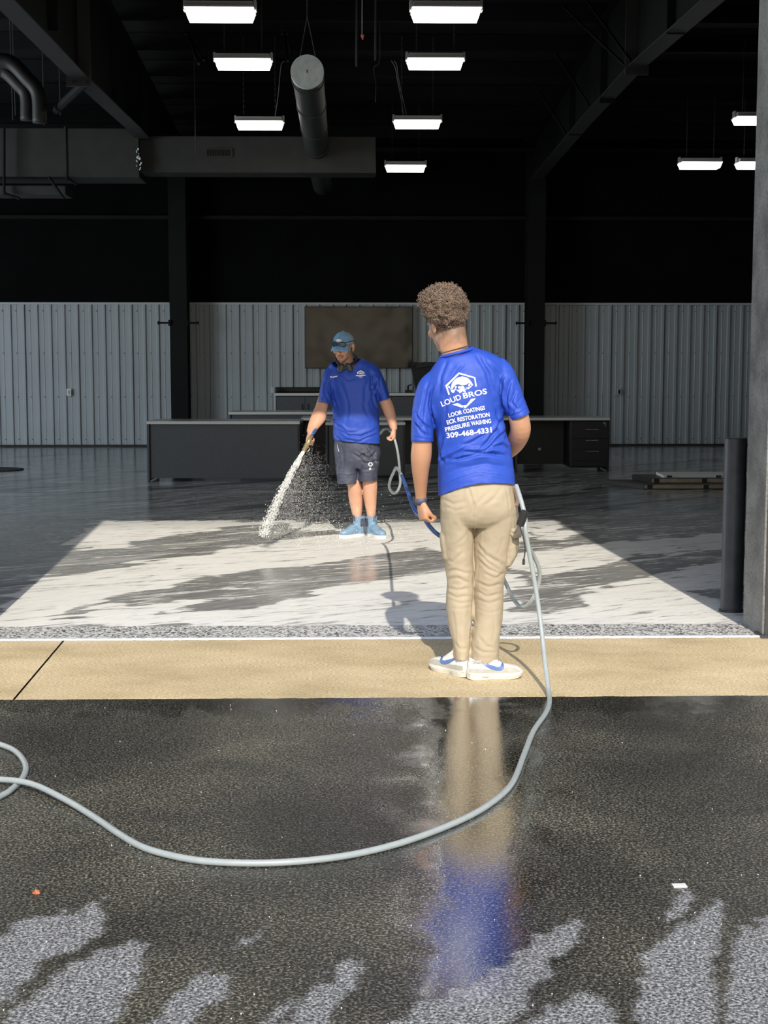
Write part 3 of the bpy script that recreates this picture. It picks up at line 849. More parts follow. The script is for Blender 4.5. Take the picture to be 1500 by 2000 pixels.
# round duct
CD = 15.6
cap_c = PY(600, 140, CD); rad = (PY(632.5, 140, CD)-cap_c).length
end_c = PY(618.5, 287, YDU+.02)
t = thing('round_duct', 'dark round spiral duct with a pale galvanised end cap', 'duct', cap_c)
dvec = end_c-cap_c
bm = bmesh.new(); cyl(bm, Vector((0, 0.02, 0)), dvec, rad*.97, n=40)
obj('pipe', bm, M['duct'], t, smooth=False)
for f_ in (0.06, .35, .66, .95):
    bm = bmesh.new(); cyl(bm, dvec*f_, dvec*(f_+.008), rad*1.03, n=40); obj('seam_ring', bm, M['duct'], t)
bm = bmesh.new(); cyl(bm, Vector((0, -.005, 0)), Vector((0, .05, 0)), rad, n=48)
obj('end_cap', bm, M['galv'], t, label='pale galvanised disc closing the duct')
obj('sticker', box(-.014, .014, -.009, -.0055, -.026, .030), M['white_lam'], t)
obj('sticker_print', box(-.005, .005, -.0105, -.009, -.014, .018), M['dark_gap'], t)
# its hangers
bm = bmesh.new()
top = Vector((0, .1, rad+.42))
tube(bm, [Vector((-rad*.55, .3, rad*.8)), top], .005, 5, smooth=False); tube(bm, [Vector((rad*.55, .3, rad*.8)), top], .005, 5, smooth=False)
tube(bm, [top, Vector((-.02, .1, rad+1.35))], .006, 5, smooth=False); tube(bm, [top, Vector((.06, .1, rad+1.35))], .005, 5, smooth=False)
obj('hanger_wire', bm, M['dark_wire'], t)
e2 = PY(630, 362, 24.0)
t = thing('round_duct', 'short dark round duct stub behind the rectangular duct', 'duct', PY(622, 315, YDU+.5))
bm = bmesh.new(); cyl(bm, Vector((0, 0, 0)), e2-t.location, .16, n=28); obj('pipe', bm, M['duct'], t)
# lower left duct tray with brackets
lx0, lx1, lz0, lz1 = wbox(-300, 128, 361, 380, 20.4, 0)
t = thing('cable_tray', 'shallow dark tray hung under the wide duct at left', 'tray', ((lx0+lx1)/2, 20.4, lz0))
obj('tray', loc(box(lx0, lx1, 20.4, 20.9, lz0, lz1, .01), t), M['duct'], t)
for (a, b) in (((8, 378), (38, 388)), ((95, 346), (125, 388)), ((8, 250), (8, 380))):
    bm = bmesh.new(); tube(bm, [PY(*a, 20.3)-t.location, PY(*b, 20.3)-t.location], .022, 6, smooth=False); obj('bracket', bm, M['black_steel'], t)
# flexible bent pipes at upper left
for k_, (pts, r_) in enumerate(((([(-40, 118), (0, 118), (24, 124), (50, 150), (74, 182), (78, 240)]), .085), (([(-40, 134), (0, 136), (14, 142), (36, 164), (52, 186), (54, 235)]), .085))):
    P_ = [PY(u, v, 17.2+.2*k_) for u, v in pts]
    bm = bmesh.new(); tube(bm, [p-P_[0] for p in P_], r_, 14, k=8)
    o = obj('bent_pipe', bm, M['duct'], smooth=True); o.location = P_[0]
    o['label'] = ['upper of two dark bent pipes at the upper left edge', 'lower of two dark bent pipes at the upper left edge'][k_]; o['category'] = 'pipe'
for i, (u, v0, v1, Y_) in enumerate(((83, 95, 245, 18.5), (115, 125, 225, 19), (22, 158, 235, 18.5), (27, 160, 225, 18.6), (379, 120, 300, 20))):
    q0 = PY(u, v0, Y_); q0.z = ZR(Y_)-.001
    rod('hanger_rod', ['thin rod right of the bent pipes, running down to the wide duct', 'thin rod between the bent pipes and the left rafter', 'left one of a close pair of thin rods beside the bent pipes', 'right one of a close pair of thin rods beside the bent pipes', 'thin rod hanging above the narrow duct section, right of the left rafter'][i], 'rod', [q0, PY(u+3, v1, Y_)], .007, M['dark_wire'], 5)

# ------------------------------------------------------------------ high-bay lights
def make_light():
    t = thing('ceiling_light', '', 'ceiling light', (0, 0, 0))
    w, d, h = .305, .16, .045
    bm = bmesh.new()
    # tapered housing
    for (a, b, z0_, z1_) in ((w, d, 0.0, .018), (w*.95, d*.8, .018, .06)):
        bx(bm, -a, a, -b, b, z0_, z1_, .004)
    obj('housing', bm, M['lamp_body'], t)
    for s in (-1, 1): obj('end_bracket', box(s*w-.012, s*w+.012, -.05, .05, .0, .085), M['lamp_body'], t)
    bm = bmesh.new()
    a = [bm.verts.new(p) for p in [(-w*.97, -d*.97, 0), (w*.97, -d*.97, 0), (w*.97, d*.97, 0), (-w*.97, d*.97, 0)]]
    b = [bm.verts.new(p) for p in [(-w*.90, -d*.66, -.075), (w*.90, -d*.66, -.075), (w*.90, d*.66, -.075), (-w*.90, d*.66, -.075)]]
    bm.faces.new(b)
    for i in range(4): bm.faces.new((a[i], a[(i+1) % 4], b[(i+1) % 4], b[i]))
    obj('diffuser', bm, M['lamp'], t)
    return t
def chain(L_):
    bm = bmesh.new(); n = int(L_/.035)
    for i in range(n):
        z = i*.035
        pts = [(math.cos(a)*.007, 0, z+.02+math.sin(a)*.019) if i % 2 else (0, math.cos(a)*.007, z+.02+math.sin(a)*.019) for a in [2*math.pi*j/6 for j in range(7)]]
        tube(bm, pts, .0024, 3, smooth=False)
    me = bpy.data.meshes.new('chain'); bm.to_mesh(me); bm.free(); me.materials.append(M['dark_wire']); return me
proto = make_light()
lights = [(430, 22, 12.9, 'ceiling light nearest the top edge, left of the round duct'),
 (871, 22, 12.8, 'ceiling light nearest the top edge, right of the round duct'),
 (475, 120, 15.8, 'second ceiling light down the row left of the round duct'),
 (850, 119, 15.7, 'second ceiling light down the row right of the round duct'),
 (507, 240, 18.7, 'lowest ceiling light in the row left of the round duct'),
 (815, 238, 18.8, 'third ceiling light down the row right of the round duct'),
 (792, 325, 22.0, 'lowest ceiling light in the row right of the round duct'),
 (1480, 231, 18.7, 'highest ceiling light at the right, cut by the door jamb'),
 (1367, 319, 21.4, 'ceiling light left of its neighbour at the far right'),
 (1479, 319, 21.4, 'lower ceiling light cut by the right door jamb')]
chains = {}
for i, (u, v, Y_, lab) in enumerate(lights):
    p = PY(u, v, Y_)
    if i == 0: o = proto; kids = None
    else:
        o = proto.copy(); COL.objects.link(o)
        for ch in [c for c in proto.children if c.name.split('.')[0] != 'chain']:
            c = ch.copy(); COL.objects.link(c); c.parent = o
    o.location = p; o['label'] = lab; o['category'] = 'ceiling light'; o['group'] = 'high-bay ceiling lights'
for o in [x for x in bpy.data.objects if x.name.startswith('ceiling_light')]:
    p = o.location
    L_ = round(ZR(p.y)-.2-p.z-.08, 1)
    if L_ not in chains: chains[L_] = chain(L_)
    for s in (-1, 1):
        c = link('chain', chains[L_], None, o); c.location = (s*.2, 0, .08)
# loose white cords beside some lights
def cord(pts, Y_, label, m=M['wire'], r=.005):
    P_ = [PY(u, v, Y_) for u, v in pts]
    bm = bmesh.new(); tube(bm, [p-P_[0] for p in P_], r, 5, k=5)
    o = obj('cord', bm, m, smooth=True); o.location = P_[0]; o['label'] = label; o['category'] = 'cord'
cord([(556, 119), (549, 128), (545, 170), (541, 205), (537, 228)], 18.6, 'loose pale cord hanging to the light left of the duct')
cord([(764, 118), (772, 132), (776, 155), (783, 190), (788, 225)], 18.7, 'left loose pale cord above the light right of the duct')
cord([(770, 118), (775, 128), (778, 150), (784, 180), (794, 224)], 18.9, 'right loose pale cord above the light right of the duct')
cord([(742, 40), (741, 118), (731, 130), (731, 145), (734, 165), (733, 200)], 17.0, 'short pale cord end between the duct and right lights', M['dark_wire'])
cord([(708, -95), (707, 68)], 13.5, 'thin straight cord ending in a red tip', M['wire'], .004)
p = PY(708, 71, 13.5)
bm = bmesh.new(); cyl(bm, (0, 0, -.014), (0, 0, .012), .010, .016, n=8); cyl(bm, (0.004, 0, -.03), (0, 0, -.014), .006, n=6)
o = obj('pull_tip', bm, M['orange']); o.location = p; o['label'] = 'small red tip on the thin straight cord'; o['category'] = 'tip'
for i, (a, b) in enumerate((((367, 62), (388, 125)), ((555, 62), (562, 120)))):
    P0 = PY(*a, 17.0); P1 = PY(*b, 15.9)
    t = thing('beam_hanger', ['black slotted bracket hanging above the left light row', 'black slotted bracket hanging left of the round duct cap'][i], 'bracket', P0)
    bm = bmesh.new(); tube(bm, [Vector((0, 0, 0)), P1-P0], .02, 4, smooth=False); obj('arm', bm, M['black_steel'], t)
    bm = bmesh.new(); tube(bm, [Vector((.05, .05, -.1)), P1-P0+Vector((.05, .05, .05))], .012, 4, smooth=False); obj('rail', bm, M['black_steel'], t)
    obj('clamp', box(-.04, .04, -.03, .03, -.03, .03), M['black_steel'], t)
for u in (697, 734):
    q0 = PY(u, -30, 17); q0.z = ZR(17)-.001
    rod('drop_pipe', 'dark conduit dropping from the roof %s of the red-tipped cord' % ('right' if u > 710 else 'left'), 'conduit', [q0, PY(u-1, 118 if u > 700 else 130, 17)], .014, M['dark_wire'], 6)

# ------------------------------------------------------------------ wall fittings
for (u, v, lab) in ((135, 766, 'white outlet box on the liner wall at left'), (1209, 765, 'grey outlet box on the liner wall at right')):
    p = PY(u, v, YB-.01)
    t = thing('outlet', lab, 'outlet', p)
    obj('plate', box(-.038, .038, -.02, .02, -.058, .058, .005), M['plastic_white'] if u < 500 else M['lamp_body'], t)
    obj('socket', box(-.017, .017, -.026, -.02, -.036, .036), M['liner'] if u < 500 else M['dark_gap'], t)
# television
a = PY(595, 598.5, YB-.08); b = PY(806, 719.5, YB-.08)
t = thing('television', 'large black wall television behind the blue-capped worker', 'television', ((a.x+b.x)/2, YB-.08, (a.z+b.z)/2))
w_, h_ = (b.x-a.x)/2, (a.z-b.z)/2
tm, N, L, B = new_mat('film_screen')
v3 = mapping(N, L, 0, (1, 1, 1)); nz = N.new('ShaderNodeTexNoise'); nz.inputs['Scale'].default_value = 1.1; nz.inputs['Detail'].default_value = 2; L.new(v3, nz.inputs['Vector'])
bp = N.new('ShaderNodeBump'); bp.inputs['Strength'].default_value = 1; bp.inputs['Distance'].default_value = .035; L.new(nz.outputs['Fac'], bp.inputs['Height']); L.new(bp.outputs[0], B.inputs['Normal'])
B.inputs['Base Color'].default_value = (.016, .016, .016, 1); B.inputs['Roughness'].default_value = .18; B.inputs['Specular IOR Level'].default_value = .22
obj('bezel', box(-w_, w_, -.01, .05, -h_, h_, .006), M['rubber'], t)
obj('screen', box(-w_+.012, w_-.012, -.014, -.009, -h_+.014, h_-.012), tm, t, label='screen under wavy protective film')

# ------------------------------------------------------------------ desks
def desk(label, x0, x1, y0, y1, h, front='panel', group='office desks on the shiny floor', pedestal=None, open_=None, thick=.032):
    t = thing('desk', label, 'desk', ((x0+x1)/2, (y0+y1)/2, 0), 0, group)
    X, Y = (x1-x0)/2, (y1-y0)/2
    obj('desktop', box(-X, X, -Y+.003, Y, h-thick, h, .003), M['desktop'], t, label='grey laminate top')
    obj('edge_band', box(-X-.002, X+.002, -Y, -Y+.004, h-thick-.001, h+.0005), M['desk_edge'], t, label='pale grey edge')
    for s in (-1, 1): obj('side_panel', box(s*(X-.012)-.012, s*(X-.012)+.012, -Y+.02, Y-.02, .012, h-thick), M['desk'] if s < 0 else M['desk_dark'], t)
    if front == 'panel':
        obj('front_panel', box(-X+.045, X-.026, -Y+.028, -Y+.046, .045, h-thick), M['desk'], t)
        obj('plinth', box(-X*.25, X*.22, -Y+.034, -Y+.056, .0, .045), M['desk'], t)
    else:
        obj('front_panel', box(-X+.025, X-.025, Y-.20, Y-.18, .06, h-thick), M['desk_dark'], t)
    for sx_ in (-1, 1):
        for sy2 in (-1, 1):
            bm = bmesh.new(); cyl(bm, (sx_*(X-.012), sy2*(Y-.06), 0), (sx_*(X-.012), sy2*(Y-.06), .012), .018, n=10); obj('foot', bm, M['rubber'], t)
    return t
pa = GR(293, 940); pb = GR(581, 943)
D1 = desk('charcoal desk nearest the water spray with a closed front panel', PY(290, 900, 17.45).x, PY(592, 900, 17.3).x-.03, 17.38, 18.16, .735)
D1.rotation_euler = (0, 0, -.03)
# second run behind
D2 = desk('desk behind the blue-capped worker with a long grey top', PY(449, 820, 20.6).x, PY(652, 820, 20.6).x, 20.4, 21.2, .745)
D3 = desk('desk left of the drawer desk, half hidden behind the two workers', PY(590, 820, 19.3).x, PY(1000, 820, 19.3).x, 19.0, 19.75, .715, front='open')
D4 = desk('drawer desk with modesty panel right of the curly-haired worker', PY(1002, 820, 19.3).x, PY(1190, 820, 19.0).x, 18.95, 19.75, .715, front='open')
D5 = desk('narrow desk return directly behind the legs of the blue-capped worker', PY(636, 830, 17.9).x, PY(791, 830, 17.9).x, 17.85, 18.4, .70)
# hanging items of the drawer desk
X4 = D4.location.x; hx = (PY(1190, 820, 19.0).x-PY(1002, 820, 19.3).x)/2
px0 = PY(1112, 870, 19.0).x-X4; px1 = PY(1188, 870, 19.0).x-X4
ped = obj('drawer_pedestal', box(px0, px1, -.38, .2, .05, .675, .02), M['desk_dark'], D4)
for i, vz in enumerate((838.5, 860, 881.5)):
    zc = PY(1157, vz, 18.96).z
    d = obj('drawer', box(px0+.015, px1-.01, -.392, -.381, zc-.12, zc+.022, .003), M['desk_dark'], D4)
    c0 = PY(1144, vz, 18.94).x-X4; c1 = PY(1169, vz, 18.94).x-X4
    obj('handle', box(c0, c1, -.41, -.392, zc-.005, zc+.004), M['chrome'], d)
lk = PY(1181, 826, 18.94)
bm = bmesh.new(); cyl(bm, (lk.x-X4, -.40, lk.z), (lk.x-X4, -.381, lk.z), .014, n=12); l_ = obj('lock', bm, M['brass'], D4)
bm = bmesh.new(); bx(bm, lk.x-X4+.004, lk.x-X4+.018, -.415, -.412, lk.z-.05, lk.z-.002); cyl(bm, (lk.x-X4+.011, -.416, lk.z-.016), (lk.x-X4+.011, -.411, lk.z-.016), .012, n=10); obj('key', bm, M['chrome'], l_)
bm = bmesh.new(); kn = PY(1058, 879, 19.3); cyl(bm, (kn.x-X4, .17, kn.z), (kn.x-X4, .19, kn.z), .02, n=12); obj('grommet', bm, M['lamp_body'], D4)
# credenza at the wall
cx0, cx1 = PY(536, 790, 24.1).x, PY(880, 790, 24.1).x
zt = PY(600, 768, 24.05).z
t = thing('cabinet', 'low black cabinet with pale top under the television', 'cabinet', ((cx0+cx1)/2, 24.4, 0))
Xc = (cx1-cx0)/2
obj('body', box(-Xc+.02, Xc-.02, -.30, .35, .05, zt-.04), M['desk_dark'], t)
obj('counter_top', box(-Xc, Xc, -.34, .38, zt-.04, zt, .004), M['desktop'], t)
obj('edge_band', box(-Xc, Xc, -.345, -.34, zt-.04, zt), M['desk_edge'], t)
obj('side_panel', box(-Xc, -Xc+.02, -.32, .36, 0, zt-.04), M['desk_edge'], t, label='pale grey end panel')
nd = 6
for i in range(nd):
    a_ = -Xc+.03+(2*Xc-.06)*i/nd; b_ = -Xc+.03+(2*Xc-.06)*(i+1)/nd
    d = obj('door', box(a_+.003, b_-.003, -.318, -.30, .08, zt-.06, .003), M['desk'], t)
    hx_ = b_-.05 if i % 2 == 0 else a_+.05
    obj('handle', box(hx_-.006, hx_+.006, -.335, -.318, zt-.38, zt-.18), M['rubber'], d)
obj('plinth', box(-Xc+.05, Xc-.05, -.26, .3, 0, .05), M['dark_gap'], t)
# rolled black mat on the cabinet
r0 = PY(537, 763, 24.15)
bm = bmesh.new(); L_ = PY(650, 763, 24.15).x-r0.x
cyl(bm, (0, 0, 0), (L_, 0, 0), .048, n=20); cyl(bm, (-.004, 0, 0), (L_+.004, 0, 0), .012, n=10); bx(bm, 0, L_, -.01, .06, -.048, -.040)
o = obj('rolled_mat', bm, M['rubber']); o.location = (r0.x, 24.3, zt+.049); o['label'] = 'rolled black mat lying on the low cabinet'; o['category'] = 'mat'
bm = bmesh.new(); bx(bm, -.05, .0, -.04, .04, 0, .10, .004); bx(bm, -.058, -.05, -.03, .03, .01, .09)
o = obj('small_box', bm, M['lamp_body']); o.location = (r0.x-.01-.02+.02, 24.12, zt); o['label'] = 'small grey box at the left end of the low cabinet'; o['category'] = 'box'
# black bin with bag on the cabinet, near worker's shoulder
bc = PY(830, 768, 24.3)
t = thing('waste_bin', 'tapered black waste bin with a bag folded over its rim', 'bin', (bc.x, 24.35, zt))
bm = bmesh.new(); hb = PY(830, 709, 24.3).z-zt
ring = []
for z_, w2 in ((0, .14), (hb-.03, .24), (hb, .245)):
    ring.append([bm.verts.new((sx_*w2, sy2*w2*.8, z_)) for sx_, sy2 in ((-1, -1), (1, -1), (1, 1), (-1, 1))])
for a_, b_ in zip(ring[:-1], ring[1:]):
    for j in range(4): bm.faces.new((a_[j], a_[(j+1) % 4], b_[(j+1) % 4], b_[j]))
bm.faces.new(ring[0][::-1])
obj('body', bm, M['rubber'], t)
bm = bmesh.new()
ra_, rb_ = [], []
for j in range(40):
    a_ = 2*math.pi*j/40; ca, sa = math.cos(a_), math.sin(a_)
    cc = math.copysign(abs(ca)**.4, ca); ss = math.copysign(abs(sa)**.4, sa)
    ra_.append(bm.verts.new((cc*.235, ss*.19, hb+.012+.01*math.sin(j*2.1)))); rb_.append(bm.verts.new((cc*(.262+.006*math.sin(j*3)), ss*.215, hb-.07+.02*math.sin(j*1.7))))
for j in range(40): bm.faces.new((ra_[j], ra_[(j+1) % 40], rb_[(j+1) % 40], rb_[j]))
obj('bag', bm, M['bag'], t)
bm = bmesh.new(); bx(bm, -.06, .06, -.05, .05, 0, .05, .01); cyl(bm, (-.01, 0, .05), (-.01, 0, .12), .02, n=10); cyl(bm, (-.01, 0, .12), (.05, 0, .14), .012, n=8)
o = obj('dispenser', bm, M['rubber']); o.location = (PY(798, 768, 24.25).x, 24.25, zt); o['label'] = 'small black dispenser on the low cabinet beside the bin'; o['category'] = 'dispenser'

# ------------------------------------------------------------------ bollard, stacked boards, round mat
pb = GR(1434, 1197)
t = thing('bollard', 'dark steel bollard standing inside the right door jamb', 'bollard', (pb.x, pb.y+.06, 0))
bm = bmesh.new(); hbol = PY(1438, 855, pb.y+.06).z
cyl(bm, (0, 0, 0), (0, 0, hbol-.006), .0635, n=40); cyl(bm, (0, 0, hbol-.006), (0, 0, hbol), .0635, .059, n=40)
obj('post', bm, M['bollard'], t)
bm = bmesh.new(); cyl(bm, (0, 0, 0), (0, 0, .012), .075, .068, n=32); obj('sealant', bm, M['board_black'], t)
def board(label, u0, u1, vb, th, dep, m_edge, z, yv=None, skew=.25, m_top=M['board_black']):
    c0 = PY(u0, vb, yv); c1 = PY(u1, vb, yv)
    t = thing('panel_board', label, 'board', (c0.x, yv, z), 0, 'stacked boards on the floor at right')
    L_ = c1.x-c0.x
    bm = bmesh.new()
    v_ = [bm.verts.new(p) for p in [(0, 0, 0), (L_, 0, 0), (L_-skew, dep, 0), (-skew, dep, 0), (0, 0, th), (L_, 0, th), (L_-skew, dep, th), (-skew, dep, th)]]
    for f in ((3, 2, 1, 0), (4, 5, 6, 7), (0, 1, 5, 4), (1, 2, 6, 5), (2, 3, 7, 6), (3, 0, 4, 7)): bm.faces.new([v_[i] for i in f])
    obj('core', bm, m_top, t)
    obj('edge', box(.01, L_-.01, -.004, 0.0, .006, th-.004), m_edge, t, label='pale exposed edge')
    for fx in (.03, .5):
        bm = bmesh.new(); bx(bm, L_*fx, L_*fx+.06, -.012, 0.0, th*.15, th*.95, .003); obj('clip', bm, M['rubber'], t)
    return t
board('lowest and longest black board of the stack on the floor', 1257, 1490, 958, .05, .75, M['wood_edge'], 0.002, 16.25, .35)
board('middle brown-edged board of the floor stack', 1271, 1470, 940, .055, .6, M['wood_edge'], .054, 16.45, .1)
board('topmost white-edged board of the floor stack', 1296, 1500, 930, .03, .5, M['white_lam'], .111, 16.5, -.02, M['white_lam'])
pm_ = GR(-12, 918)
bm = bmesh.new(); cyl(bm, (0, 0, 0), (0, 0, .012), .40, .39, n=48); cyl(bm, (0, 0, .012), (0, 0, .03), .05, .03, n=20); cyl(bm, (.36, 0, .012), (.36, 0, .02), .02, n=10)
o = obj('floor_plate', bm, M['rubber']); o.location = (pm_.x, pm_.y, 0.001); o['label'] = 'flat round black plate on the floor at the left edge'; o['category'] = 'plate'


# ================================================================== PEOPLE
def hand(bm, wrist, along, palm_n, thumb_side, sc=1.0, curl=(.5, .6, .5), thumb=(.5, .4), spread=.0):
    """palm box + four fingers + thumb. along: wrist->fingers, palm_n: direction the palm faces, thumb_side: +1/-1 along (along x palm_n)"""
    A = Vector(along).normalized(); Pn = Vector(palm_n); Pn = (Pn-A*Pn.dot(A)).normalized(); Sd = A.cross(Pn)*thumb_side
    W = Vector(wrist)
    def q(a, s, p): return W+(A*a+Sd*s+Pn*p)*sc
    s_ = [(*q(-.03, 0, 0), .027*sc, .020*sc), (*q(.012, 0, 0), .031*sc, .019*sc), (*q(.05, .002, 0), .040*sc, .0175*sc), (*q(.088, .001, 0), .041*sc, .014*sc)]
    loft(bm, s_, n=18, k=3, e=2.5, dome=.5, axis=Pn)
    for i, (s0, L, r) in enumerate(((.030, .072, .0088), (.0105, .080, .0092), (-.0095, .074, .0088), (-.0290, .058, .0078))):
        p = q(.080, s0, 0); d = A.copy(); ang = 0
        d = (d+Sd*spread*(1.5-i)*.12).normalized()
        pts = [(*p, r*1.08*sc, r*1.08*sc)]
        nv = (Pn-d*Pn.dot(d)).normalized()
        for k_, fr in enumerate((.44, .30, .26)):
            th = curl[k_]*(1+.08*i)
            d, nv = d*math.cos(th)+nv*math.sin(th), nv*math.cos(th)-d*math.sin(th)
            p = p+d*L*fr*sc
            rr = r*(1-.09*(k_+1))*sc
            pts.append((*p, rr, rr))
        loft(bm, pts, n=10, k=3, dome=.9, axis=Sd)
    # thumb from the side of the palm
    p = q(.018, .026, .004); d = (A*math.cos(thumb[0])+Sd*math.sin(thumb[0])+Pn*.35).normalized()
    pts = [(*p, .013*sc, .013*sc)]; p = p+d*.040*sc; pts.append((*p, .0115*sc, .0115*sc))
    d = (d+A*.3+Pn*thumb[1]-Sd*.35).normalized(); p = p+d*.030*sc; pts.append((*p, .0105*sc, .0105*sc))
    d = (d+Pn*thumb[1]*.6-Sd*.2).normalized(); p = p+d*.024*sc; pts.append((*p, .009*sc, .009*sc))
    loft(bm, pts, n=10, k=3, dome=.9, axis=Pn)

def head(bm, c, fwd, up, s=1.0, face=True):
    f = Vector(fwd).normalized(); u = Vector(up); u = (u-f*u.dot(f)).normalized(); r = f.cross(u)
    R = Matrix((r, f, u)).transposed()
    def T(x, y, z): return Vector(c)+R @ Vector((x, y, z))*s
    def E_(p, rad, n=20): ell(bm, T(*p), tuple(k*s for k in rad), R, n)
    E_((0, -.015, .030), (.074, .094, .082), 28)
    E_((0, .030, -.005), (.066, .064, .080), 24)
    E_((0, .034, -.055), (.054, .055, .048))
    E_((0, .050, -.085), (.036, .038, .026))
    E_((0, .078, -.094), (.020, .017, .015), 14)
    for sx_ in (-1, 1):
        E_((sx_*.040, .062, -.022), (.024, .026, .024), 14)
        E_((sx_*.051, .005, -.058), (.012, .035, .030), 14)
        # ear: rim, lobe
        E_((sx_*.079, -.008, -.005), (.007, .017, .031), 14)
        E_((sx_*.083, -.014, .006), (.006, .013, .021), 12)
        E_((sx_*.077, -.002, -.030), (.006, .008, .010), 10)
    E_((0, .086, .026), (.052, .014, .010), 16)
    bm2 = [(*T(0, .088, .018), .008*s, .008*s), (*T(0, .102, -.004), .009*s, .010*s), (*T(0, .112, -.026), .012*s, .012*s)]
    loft(bm, bm2, n=12, k=3, dome=.8, axis=r)
    for sx_ in (-1, 1): E_((sx_*.011, .100, -.030), (.008, .010, .007), 10)
    E_((0, .092, -.054), (.023, .011, .0055), 14)
    E_((0, .091, -.063), (.020, .011, .0060), 14)
    return R, T

def body_obj(person, me, sk=M['skin'], **kw):
    me.shade_smooth()
    o = link('body', me, sk, person)
    o.matrix_parent_inverse = parent_matrix(person).inverted()
    return o
def cloth(name, me, m, person, th=.003, **kw):
    me.shade_smooth()
    o = link(name, me, m, person, **kw)
    o.matrix_parent_inverse = parent_matrix(person).inverted()
    if th: solid(o, th)
    return o

# ------------------------------------------------------------------ near worker (seen from behind)
Y0 = 6.50
near = thing('person', 'curly-haired worker seen from behind in blue printed shirt and khaki cargo trousers', 'person', (GR(940, 1326).x, 6.45, 0))
bm = bmesh.new()
# neck, trunk, legs
loft(bm, [ball(884, 636, .056, Y0+.01), sec((858, 662), (911, 652), .055, Y0-.01), sec((859, 683), (914, 672), .056, Y0-.005), sec((862, 698), (920, 688), .060, Y0), sec((845, 735), (968, 720), .080, Y0), sec((838, 790), (980, 780), .10, Y0),
          sec((862, 880), (985, 875), .095, Y0), sec((868, 960), (1000, 955), .11, Y0), sec((872, 1010), (998, 1005), .10, Y0)], n=28, dome=.4)
for (a, b) in (((870, 1000), (922, 1005)), ((928, 1005), (996, 1000))):
    x0 = (a[0]+b[0])/2
    loft(bm, [sec((x0-26, 990), (x0+26, 990), .075, Y0), sec((x0-24, 1100), (x0+18, 1100), .06, Y0-.01), sec((x0-20, 1180), (x0+16, 1180), .05, Y0), sec((x0-12, 1250), (x0+12, 1250), .04, Y0-.02),
              sec((x0-10, 1284), (x0+10, 1284), .030, Y0-.03)], n=18, dome=.6)
# left arm
loft(bm, [ball(853, 752, .046, Y0), ball(829, 790, .048, Y0-.01), ball(825, 840, .043, Y0-.03), sec((804, 868), (844, 868), .046, Y0-.03), sec((802, 892), (843, 893), .046, Y0-.02),
          sec((804, 918), (838, 920), .041, Y0), sec((808, 945), (835, 947), .034, Y0+.03), sec((811, 968), (833, 969), .024, Y0+.05), sec((811, 982), (834, 983), .021, Y0+.06)], n=20, dome=.4)
hand(bm, PY(822, 980, Y0+.06), PY(829, 1027, Y0+.05)-PY(822, 980, Y0+.06), Vector((.75, .35, .1)), 1, .92, (.75, 1.05, .5), (.25, .5))
# right arm, forearm folded in front of the belly
loft(bm, [ball(978, 728, .056, Y0), ball(1000, 775, .050, Y0-.03), ball(1013, 815, .047, Y0-.05), ball(1016, 843, .047, Y0-.03), ball(1004, 868, .043, Y0+.06), ball(985, 885, .036, Y0+.15), ball(965, 892, .028, Y0+.22)], n=20, dome=.6)
hand(bm, PY(965, 892, Y0+.22), Vector((-1, .25, -.15)), Vector((0, -1, 0)), 1, .92, (.5, .8, .4), (.4, .4))
# head turned to the left and bowed
hc = PY(873, 634, Y0+.02)
hR, hT = head(bm, hc, (-.50, .86, -.20), (-.10, -.02, 1), 1.0)
me = remesh(bm, .0045, 5)
def skin_near(co, c):
    c[:, :3] = (0.50, 0.262, 0.155)
    u, v = project(co)
    for i in np.where(co[:, 2] > hc.z-.20)[0]:
        p = Vector(co[i]); l = hR.transposed() @ (p-Vector(hc))
        t = (678-v[i])/26+noise.noise(p*60)*.35-max(0, l.y-.02)*30
        t = max(0, min(1, t))*.8
        if abs(l.x) > .074: t *= .1
        c[i, :3] = [c[i, k]*(1-t)+(0.14, 0.09, 0.062)[k]*t for k in range(3)]
    return c
paint(me, (0.6, .31, .18), skin_near)
body_obj(near, me)
for sx_ in (-1, 1):
    b2 = bmesh.new(); ell(b2, hT(sx_*.030, .078, .012), (.0110, .0110, .0110)); obj('eye', b2, M['shoe_white'], near, True, True)
